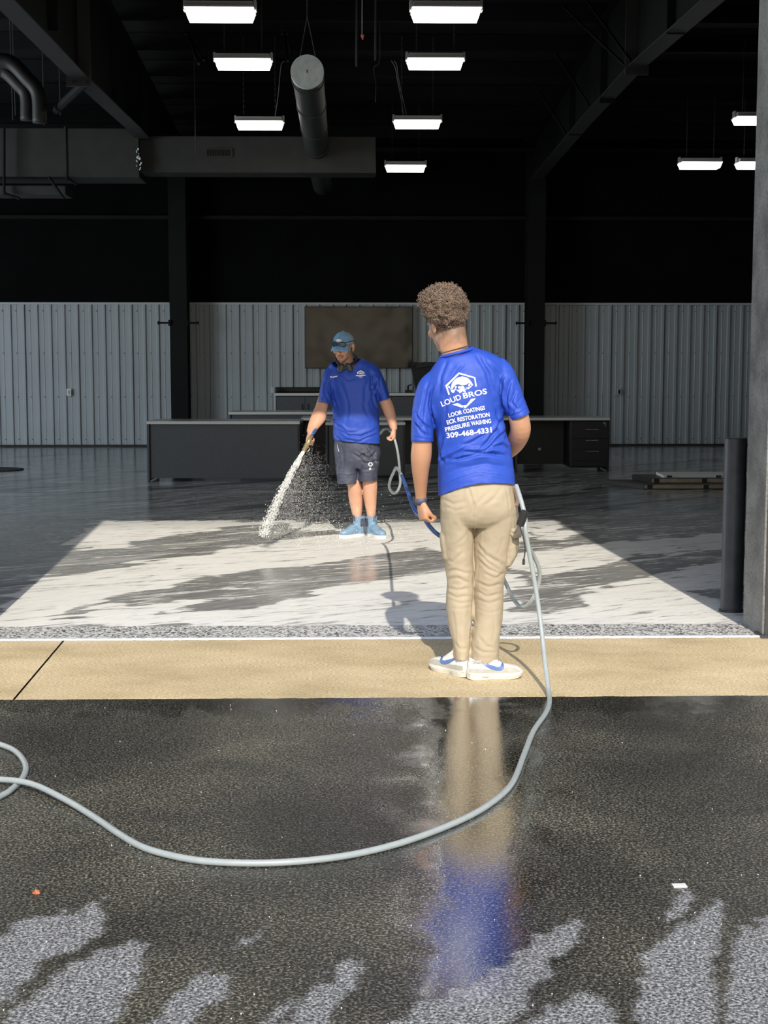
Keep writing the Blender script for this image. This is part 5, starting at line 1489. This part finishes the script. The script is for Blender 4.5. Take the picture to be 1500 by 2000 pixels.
# shirt
bm = bmesh.new()
loft(bm, [sec((658, 703), (697, 697), .060, Y1+.02), sec((649, 709), (712, 703), .080, Y1+.01), sec((640, 719), (728, 712), .105, Y1), sec((640, 742), (733, 738), .130, Y1), sec((648, 775), (736, 768), .14, Y1), sec((649, 810), (739, 800), .145, Y1-.01), sec((651, 840), (741, 832), .15, Y1-.01),
          sec((652, 862), (742, 858), .15, Y1-.01), sec((653, 880), (742, 876), .15, Y1-.01)], n=36, k=4, e=2.3)
loft(bm, [ball(661, 727, .075, Y1), sec((634, 724), (660, 746), .085, Y1-.01), sec((626, 754), (650, 766), .088, Y1-.04), sec((621, 784), (644, 790), .085, Y1-.08), sec((618, 800), (641, 806), .08, Y1-.10)], n=24)
loft(bm, [ball(716, 722, .075, Y1), sec((738, 716), (714, 742), .085, Y1), sec((752, 746), (730, 762), .088, Y1), sec((761, 774), (741, 784), .082, Y1), sec((767, 792), (747, 800), .08, Y1)], n=24)
sh2 = remesh(bm, .008, 5)
cut(sh2, (PY(653, 866, Y1)+PY(742, 858, Y1))/2, Vector((-.09, 0, -1)), .34)
cut(sh2, (PY(621, 787, Y1-.08)+PY(643, 792, Y1-.08))/2, Vector((-.22, -.25, -1)), .12, lambda u, v: u < 646.5)
cut(sh2, (PY(761, 776, Y1)+PY(741, 785, Y1))/2, Vector((.35, 0, -1)), .115, lambda u, v: u > 740.5)
cut(sh2, PY(676, 705, Y1+.0), Vector((0, -.95, 1)), .125)
fold(sh2, [([(660, 838), (680, 850), (705, 852), (735, 836)], 3, .012), ([(656, 828), (675, 842), (700, 846)], 3, .010), ([(670, 858), (700, 862), (738, 848)], 3, .010), ([(655, 850), (668, 862)], 2.5, .008),
 ([(646, 745), (652, 775), (660, 800)], 3, .012), ([(648, 770), (646, 800), (652, 830)], 3, .010), ([(734, 745), (726, 775), (735, 800)], 3, .014), ([(728, 730), (722, 755), (732, 775)], 3, .010), ([(640, 728), (634, 755), (640, 785)], 2.5, .008), ([(740, 735), (744, 760), (752, 780)], 2.5, .008),
 ([(660, 730), (680, 742), (700, 735)], 4, .006), ([(665, 745), (680, 790), (676, 830)], 5, .005), ([(715, 745), (712, 790), (724, 825)], 5, .005)], facing=-1, jitter=.006, jscale=6, seed=5)
cloth('shirt', sh2, M['shirt'], far, .004)
bv = bmesh.new(); bv.from_mesh(sh2); bmesh.ops.triangulate(bv, faces=bv.faces[:]); tree2 = BVHTree.FromBMesh(bv); bv.free()
def c9(x, y): return (640+x/13.636, 640+y/13.636)
project_print('name_print', [text_uv('Tanner', c9(66, 1348), c9(274, 1308), 3.4, .06)], tree2, Y1, far, M['print'], .006)
E9 = [stroke([c9(x, y) for x, y in ((800, 1240), (800, 1195), (880, 1150), (965, 1195), (968, 1230))], 2.2), ([c9(x, y) for x, y in ((745, 1262), (860, 1262), (905, 1250), (1012, 1255), (1010, 1282), (920, 1285), (860, 1292), (748, 1290))], [tuple(range(8))]),
      ([c9(x, y) for x, y in ((820, 1300), (880, 1305), (940, 1298), (880, 1332))], [(0, 1, 2, 3)]), ([c9(x, y) for x, y in ((835, 1245), (840, 1210), (880, 1190), (930, 1205), (945, 1240), (890, 1228))], [tuple(range(6))])]
project_print('chest_emblem', E9, tree2, Y1, far, M['print'], .006)
# shorts
bm = bmesh.new()
loft(bm, [sec((655, 852), (738, 848), .135, Y1), sec((653, 870), (741, 868), .145, Y1), sec((654, 892), (742, 890), .135, Y1), sec((656, 904), (740, 902), .125, Y1), sec((658, 914), (739, 912), .11, Y1)], n=30, e=2.4)
loft(bm, [sec((653, 875), (697, 880), .125, Y1), sec((655, 905), (699, 905), .12, Y1), sec((657, 930), (699, 930), .118, Y1), sec((659, 956), (699, 955), .115, Y1)], n=24, e=2.4)
loft(bm, [sec((695, 875), (742, 878), .125, Y1-.02), sec((700.5, 905), (740, 905), .12, Y1-.03), sec((701, 925), (738, 922), .118, Y1-.03), sec((701, 952), (736, 947), .115, Y1-.03)], n=24, e=2.4)
so2 = remesh(bm, .008, 4)
cut(so2, PY(678, 943, Y1), (0, 0, -1), .19, lambda u, v: u < 699.7)
cut(so2, PY(719, 938, Y1-.03), (.05, 0, -1), .19, lambda u, v: u >= 699.7)
fold(so2, [([(699, 900), (700, 915), (699, 940)], 2, .006), ([(690, 885), (700, 895), (715, 885)], 3, .010), ([(702, 885), (720, 895), (738, 880)], 3, .012), ([(705, 900), (722, 905), (740, 895)], 3, .012), ([(712, 872), (725, 890), (735, 910)], 3, .010), ([(705, 915), (722, 918), (738, 912)], 3, .008), ([(668, 875), (672, 900), (668, 930)], 4, .006), ([(657, 927), (678, 929), (698, 927)], 1.5, .005), ([(702, 925), (720, 924), (738, 918)], 1.5, .005)], jitter=.008, jscale=9, seed=21)
sh_o = cloth('shorts', so2, M['navy'], far, .004)
# small badge with key fob on the shorts
bv = bmesh.new(); bv.from_mesh(so2); bmesh.ops.triangulate(bv, faces=bv.faces[:]); tree3 = BVHTree.FromBMesh(bv); bv.free()
def ringpoly(u, v, r0_, r1_, n=14):
    vs = [(u+r0_*math.cos(2*math.pi*i/n), v+r0_*math.sin(2*math.pi*i/n)) for i in range(n)]+[(u+r1_*math.cos(2*math.pi*i/n), v+r1_*math.sin(2*math.pi*i/n)) for i in range(n)]
    return (vs, [(i, (i+1) % n, n+(i+1) % n, n+i) for i in range(n)])
project_print('badge', [ringpoly(723.5, 907, 4.2, 2.6), ([(721, 914), (725, 913), (724, 918), (721, 918)], [(0, 1, 2, 3)]), stroke([(659, 868), (660, 875), (662, 882)], .8)], tree3, Y1, far, M['print'], .008)
# boots
def boot(parent, heel, ang):
    t = bpy.data.objects.new('boot', None); t.empty_display_size = .05; COL.objects.link(t); t.parent = parent
    t.matrix_parent_inverse = parent_matrix(parent).inverted()
    t.location = heel; t.rotation_euler = (0, 0, ang); t.scale = (.86, .90, 1)
    bm = bmesh.new()
    loft(bm, [(.045, 0, .02, .044, .055), (.045, 0, .07, .046, .060), (.04, 0, .12, .048, .058), (.04, 0, .185, .056, .066)], n=24, k=4, axis=Vector((1, 0, 0)))
    loft(bm, [(-.0, 0, .045, .030, .030), (.06, 0, .055, .040, .048), (.12, 0, .055, .042, .050), (.18, 0, .045, .048, .036), (.235, 0, .040, .044, .028), (.265, 0, .036, .030, .022)], n=22, k=4, dome=.5, axis=Vector((0, 0, 1)))
    me = remesh(bm, .006, 4); me.shade_smooth()
    cut(me, (.04, 0, .168), (0, 0, 1), .1)
    co = get_co(me); co[:, 2] = np.maximum(co[:, 2], .016); set_co(me, co)
    u_ = link('upper', me, M['boot'], t); solid(u_, .004)
    bm = bmesh.new(); per = [(-.012, .0), (.0, .030), (.06, .043), (.12, .042), (.18, .052), (.235, .049), (.275, .028), (.286, 0)]
    per = per+[(x, -y) for x, y in per[-2:0:-1]]
    P_ = catmull([(x, y) for x, y in per]+[per[0]], 4)[:-1]
    a = [bm.verts.new((x, y, 0)) for x, y in P_]; b = [bm.verts.new((x, y, .026)) for x, y in P_]; n = len(P_)
    for j in range(n): bm.faces.new((a[j], a[(j+1) % n], b[(j+1) % n], b[j]))
    bm.faces.new(a[::-1]); bm.faces.new(b)
    obj('sole', bm, M['boot_sole'], t, label='white sole')
    for sd in (-1, 1):
        obj('elastic_gore', box(.02, .062, sd*.048-.004, sd*.048+.004, .085, .150, .003), M['band'], t)
    bm = bmesh.new(); tube(bm, [(-.014, -.008, .13), (-.022, -.008, .175), (-.022, .008, .175), (-.014, .008, .13)], .004, 6); obj('pull_loop', bm, M['band'], t)
    bm = bmesh.new(); tube(bm, [(.10, -.008, .13), (.108, -.008, .17), (.108, .008, .17), (.10, .008, .13)], .004, 6); obj('pull_loop', bm, M['band'], t)
    return t
def boot_at(u, Y, deg):
    q = PY(u, 1030, Y); a = math.radians(deg)
    boot(far, (q.x-.04*math.cos(a), Y-.04*math.sin(a), .001), a)
boot_at(700, Y1-.05, 222); boot_at(726, Y1-.06, -60)
# cap
def TR(x, y, z): return T2(x, y, z)
bm = bmesh.new()
def cap_shell(x0, x1, name, m, r=(.084, .104, .092), front=True):
    bm = bmesh.new(); n1, n2 = 24, 10
    grid = []
    for i in range(n1+1):
        az = x0+(x1-x0)*i/n1
        col = []
        for j in range(n2+1):
            el = math.radians(2)+(math.pi/2-math.radians(2))*j/n2
            x = r[0]*math.cos(el)*math.sin(az); y = r[1]*math.cos(el)*math.cos(az)-.012; z = .026+r[2]*math.sin(el)*(1+.05*math.cos(az))+.010*math.cos(az)*math.cos(el)
            col.append(bm.verts.new(T2(x, y, z)))
        grid.append(col)
    for i in range(n1):
        for j in range(n2): bm.faces.new((grid[i][j], grid[i+1][j], grid[i+1][j+1], grid[i][j+1]))
    bmesh.ops.remove_doubles(bm, verts=bm.verts[:], dist=.0004)
    return bm
cap_o = obj('cap', cap_shell(-1.15, 1.15, '', None), M['denim'], far, True, True, label='washed blue front panels'); solid(cap_o, .003)
cm_o = obj('cap_mesh_back', cap_shell(1.15, 2*math.pi-1.15, '', None), M['cap_mesh'], far, True, True, label='grey mesh back'); solid(cm_o, .003)
bm = bmesh.new(); g_ = []
for i in range(17):
    a = -1.05+2.1*i/16; row = []
    for j in range(7):
        k_ = j/6
        x = math.sin(a)*(.078+.004*k_); y0_ = .090*math.cos(a)-.010
        y = y0_+k_*.072*(math.cos(a*.95)**.6); z = .036-.030*k_*k_-.034*(math.sin(a)**2)*(.5+.5*k_)
        row.append(bm.verts.new(T2(x, y, z)))
    g_.append(row)
for i in range(16):
    for j in range(6): bm.faces.new((g_[i][j], g_[i+1][j], g_[i+1][j+1], g_[i][j+1]))
br = obj('cap_brim', bm, M['denim'], far, True, True); solid(br, .004)
bm = bmesh.new(); ell(bm, T2(0, -.012, .121), (.007, .007, .004)); obj('cap_button', bm, M['denim'], far, True, True)
bm = bmesh.new()
vs = [bm.verts.new(T2(x, .0925+.004-abs(x)*.18, z)) for x, z in ((-.026, .068), (-.018, .080), (-.006, .086), (.006, .086), (.020, .080), (.028, .068), (.0, .062))]; bm.faces.new(vs); obj('cap_badge', bm, M['print'], far, False, True)
# sunglasses resting on the cap
bm = bmesh.new()
for s_ in (-1, 1):
    pts = []
    for j in range(17):
        a = 2*math.pi*j/16
        x = s_*.032+.025*math.copysign(abs(math.cos(a))**.7, math.cos(a)); z = .047+.019*math.copysign(abs(math.sin(a))**.7, math.sin(a))
        pts.append(T2(x, .112-abs(x)*.28+(.047-z)*-.15+.006, z))
    tube(bm, pts, .0034, 6, k=2)
    tube(bm, [T2(s_*.056, .098, .060), T2(s_*.082, .060, .062), T2(s_*.092, .0, .050), T2(s_*.090, -.025, .030)], .0032, 6)
tube(bm, [T2(-.010, .120, .055), T2(0, .121, .060), T2(.010, .120, .055)], .0032, 6)
sg = obj('sunglasses', bm, M['rubber'], far, True, True, label='black-framed sunglasses pushed up on the cap')
for s_ in (-1, 1):
    bm = bmesh.new(); vs = []
    for j in range(16):
        a = 2*math.pi*j/16
        x = s_*.032+.0235*math.copysign(abs(math.cos(a))**.7, math.cos(a)); z = .047+.0175*math.copysign(abs(math.sin(a))**.7, math.sin(a))
        vs.append(bm.verts.new(T2(x, .112-abs(x)*.28+(.047-z)*-.15+.006, z)))
    bm.faces.new(vs)
    l_o = obj('lens', bm, M['lens'], sg)
# ear defenders around the neck
bm = bmesh.new()
nb = [PY(664, 714, Y1-.13), PY(658, 706, Y1-.09), PY(657, 700, Y1), PY(672, 694, Y1+.10), PY(692, 694, Y1+.06), PY(696, 703, Y1-.04), PY(684, 713, Y1-.12)]
tube(bm, nb, .011, 8); hp = obj('ear_defenders', bm, M['rubber'], far, True, True, label='black ear defenders around the neck')
for (u, v, ang) in ((666, 719, .55), (682, 717, -.7)):
    bm = bmesh.new(); c = PY(u, v, Y1-.155); Rm = Matrix.Rotation(ang, 3, 'Y')
    ell(bm, c, (.027, .020, .040), Rm, 20); me = bpy.data.meshes.new('ear_cup'); bm.to_mesh(me); bm.free(); me.shade_smooth()
    e_o = link('ear_cup', me, mat('ear_cup', (.035, .038, .04), .45), hp)

# ------------------------------------------------------------------ hoses, nozzle, water
def hose(name, pts3, r, m, label, cat='hose', k=7):
    p0 = Vector(pts3[0]); bm = bmesh.new(); tube(bm, [Vector(p)-p0 for p in pts3], r, 12, k=k)
    o = obj(name, bm, m, smooth=True); o.location = p0; o['label'] = label; o['category'] = cat
    return o
RH = .0105
# main hose on the ground then up to the hip
gp = [(1073, 1362), (1072, 1378), (1064, 1396), (1042, 1428), (1023, 1475), (1000, 1530), (960, 1568), (900, 1602), (800, 1641), (700, 1667), (600, 1681), (500, 1686), (400, 1682), (330, 1670), (275, 1653), (228, 1626), (190, 1600), (130, 1569), (62, 1543), (0, 1529), (-70, 1520), (-200, 1470), (-230, 1440), (-150, 1430), (-60, 1437), (0, 1454), (32, 1469), (50, 1495), (44, 1520), (20, 1544), (0, 1556), (-60, 1590), (-260, 1680)]
zs = [-.002+RH if v < 1366 else -.0005+RH for u, v in gp]
P3 = [GR(u, v, z) for (u, v), z in zip(gp, zs)]
for i in (27, 28, 29): P3[i].z += .0 
P3[17].z += .010; P3[18].z += .021; P3[19].z += .012
hp_pts = [PY(1008, 948, 6.42), PY(1014, 966, 6.38), PY(1021, 990, 6.35), PY(1026, 1015, 6.335), PY(1026, 1035, 6.32), PY(1033, 1075, 6.33), PY(1043, 1130, 6.33), PY(1051, 1180, 6.32), PY(1058, 1235, 6.28), PY(1064, 1290, 6.2), PY(1070, 1338, 6.10)]
hose('hose', hp_pts+P3, RH, M['hose_grey'], 'long grey hose hanging from the right hip and curving over the asphalt')
# coil beside the leg
co_pts = [PY(1024, 1035, 6.34), PY(1030, 1062, 6.42), PY(1042, 1085, 6.5), PY(1053, 1112, 6.55), PY(1052, 1140, 6.58), PY(1040, 1170, 6.6), PY(1022, 1186, 6.65), PY(1004, 1172, 6.72), PY(988, 1140, 6.75), PY(970, 1108, 6.78), PY(935, 1082, 6.78), PY(890, 1062, 6.75), PY(868, 1052, 6.72), PY(858, 1046, 6.70)]
hose('hose', co_pts, .0095, M['hose_grey'], 'grey hose loop hanging behind the khaki trouser legs')
bl = [PY(858, 1046, 6.70), PY(848, 1038, 6.66), PY(838, 1027, 6.6), PY(828, 1012, 6.57), PY(817, 1004, 6.62), PY(808, 992, 6.8), PY(800, 970, 7.4), PY(792, 948, 8.2), PY(785, 929, 9.2)]
hose('hose', bl, .0105, M['hose_blue'], 'shiny blue hose section passing through the left fist')
lp = [PY(785, 929, 9.2), PY(778, 918, 9.9), PY(773, 914, 10.2), PY(768, 924, 10.4), PY(762, 938, 10.6), PY(760.5, 952, 10.7), PY(767, 962.5, 10.8), PY(775, 961, 10.9), PY(781.5, 946, 11.0), PY(781, 925, 11.2), PY(779.5, 905, 11.5), PY(777, 885, 11.7), PY(773, 866, 11.78), PY(769, 854, 11.80), PY(764, 844, 11.84), PY(757, 838, 11.95), PY(748, 840, 12.08), PY(740, 848, 12.14), PY(715, 852, 12.16), PY(685, 846, 12.16), PY(665, 836, 12.14), PY(652, 825, 12.08), PY(646, 819, 12.0), PY(638, 817, 11.9), PY(630, 820, 11.8)]
hose('hose', lp, .0105, M['hose_grey'], 'pale grey hose looping below the hand and round behind the far worker')
nz0 = PY(630, 820, 11.8)
hose('hose', [nz0, PY(624, 826, 11.74), PY(616, 838, 11.66), PY(610, 849, 11.60)], .0115, M['hose_blue'], 'short blue hose end behind the nozzle hand')
# nozzle
a = PY(609, 851, 11.595); b = PY(593, 881, 11.50); d = (b-a)
t = thing('nozzle', 'brass hose nozzle spraying water at the far worker’s right hand', 'nozzle', a)
t['label'] = 'brass hose nozzle with ribbed collar spraying water onto the floor'
bm = bmesh.new(); cyl(bm, Vector((0, 0, 0)), d*.62, .016, .017, n=18); obj('barrel', bm, M['brass'], t, True)
bm = bmesh.new()
for k_ in range(4): cyl(bm, d*(.62+.09*k_), d*(.62+.09*k_+.07), .021-.001*k_, n=18)
cyl(bm, d*.6, d, .016, .014, n=18)
obj('collar', bm, M['brass'], t, kind='stuff')
bm = bmesh.new(); tube(bm, [d*.72+Vector((.015, 0, 0)), d*.8+Vector((.035, 0, -.005)), d*.95+Vector((.03, 0, -.012))], .005, 6); obj('lever', bm, M['chrome'], t)
# grip hanging at the hip with a thin lead
ga, gb = PY(1026, 998, 6.30), PY(1015, 1026, 6.31)
t = thing('hose_grip', 'black ribbed foam grip hanging at the right hip of the khaki trousers', 'grip', ga)
bm = bmesh.new(); cyl(bm, Vector((0, 0, 0)), gb-ga, .0165, n=20); obj('sleeve', bm, M['rubber'], t)
for k_ in range(7):
    bm = bmesh.new(); dd = (gb-ga); cyl(bm, dd*(.08+.13*k_), dd*(.08+.13*k_+.045), .0185, n=20); obj('ring', bm, M['board_black'], t)
bm = bmesh.new(); tube(bm, [gb-ga, PY(1022, 1050, 6.30)-ga, PY(1025.5, 1072, 6.30)-ga, PY(1023, 1094, 6.30)-ga], .003, 6); cyl(bm, PY(1023, 1092, 6.30)-ga, PY(1022.5, 1103, 6.30)-ga, .006, n=8); obj('lead', bm, M['board_black'], t)

# water: coherent jet breaking up into drops, with drifting mist and splash
rw = random.Random(5)
J0 = PY(593, 882, 11.50); J1 = PY(512, 1046, 11.0); J1.z = max(J1.z, 0.0)
def jet(k):
    p = J0.lerp(J1, k); p.z += .10*k*(1-k)*1.2
    return p
wv, wf_ = [], []
def drop(p, d, L_, r):
    d = d.normalized(); s1 = d.orthogonal().normalized(); s2 = d.cross(s1); b = len(wv)
    wv.extend([p-d*L_, p+d*L_, p+s1*r, p+s2*r, p-s1*r, p-s2*r])
    for i in range(4): wf_.append((b, b+2+i, b+2+(i+1) % 4)); wf_.append((b+1, b+2+(i+1) % 4, b+2+i))
dj = (J1-J0).normalized(); sj = Vector((1, 0, .5)).normalized(); sj = (sj-dj*sj.dot(dj)).normalized(); tj = dj.cross(sj)
for i in range(2200):
    k = rw.random()**.85
    wdt = .013+.042*k
    a = rw.gauss(0, .42); b_ = rw.gauss(0, .42)
    wig = math.sin(k*55+a*5)*.006*k
    p = jet(k)+sj*(a*wdt+wig)+tj*b_*wdt
    sz = rw.uniform(.0012, .0030)*(1 if k > .2 else 1.5)
    drop(p, dj+sj*rw.gauss(0, .25)*k, sz*(7-3*k), sz)
me = bpy.data.meshes.new('water_jet'); me.from_pydata([tuple(v) for v in wv], [], wf_); me.update(); me.shade_smooth()
o = link('water_jet', me, M['water']); o['kind'] = 'stuff'; o['label'] = 'white water jet shooting from the nozzle down to the floor'; o['category'] = 'water'
wv, wf_ = [], []
for i in range(7000):   # fine mist to the right of the jet
    k = rw.random()**.6
    p = jet(k)+Vector((abs(rw.gauss(0, .24))*(.25+.9*k)+.02, rw.gauss(0, .10), rw.gauss(0, .05)))
    r = rw.uniform(.0006, .0014)
    if p.z > .004: drop(p, Vector((0, 0, 1)), r*1.6, r)
for i in range(2600):   # droplets thrown up from the floor
    q = PY(rw.gauss(640, 110), 1030, 11.3); z = abs(rw.gauss(0, .14))
    p = Vector((q.x, rw.uniform(10.9, 12.6), z+.003)); r = rw.uniform(.0007, .0022)
    drop(p, Vector((0, 0, 1)), r*1.3, r)
for i in range(90):
    q = PY(rw.uniform(500, 830), 1000, 11.3)
    p = Vector((q.x, rw.uniform(10.6, 12.6), rw.uniform(.01, .45))); r = rw.uniform(.002, .0042); drop(p, Vector((0, 0, 1)), r*1.2, r)
me = bpy.data.meshes.new('water_mist'); me.from_pydata([tuple(v) for v in wv], [], wf_); me.update()
o = link('water_mist', me, M['water']); o['kind'] = 'stuff'; o['label'] = 'fine spray and flying droplets around the boots of the far worker'; o['category'] = 'water'
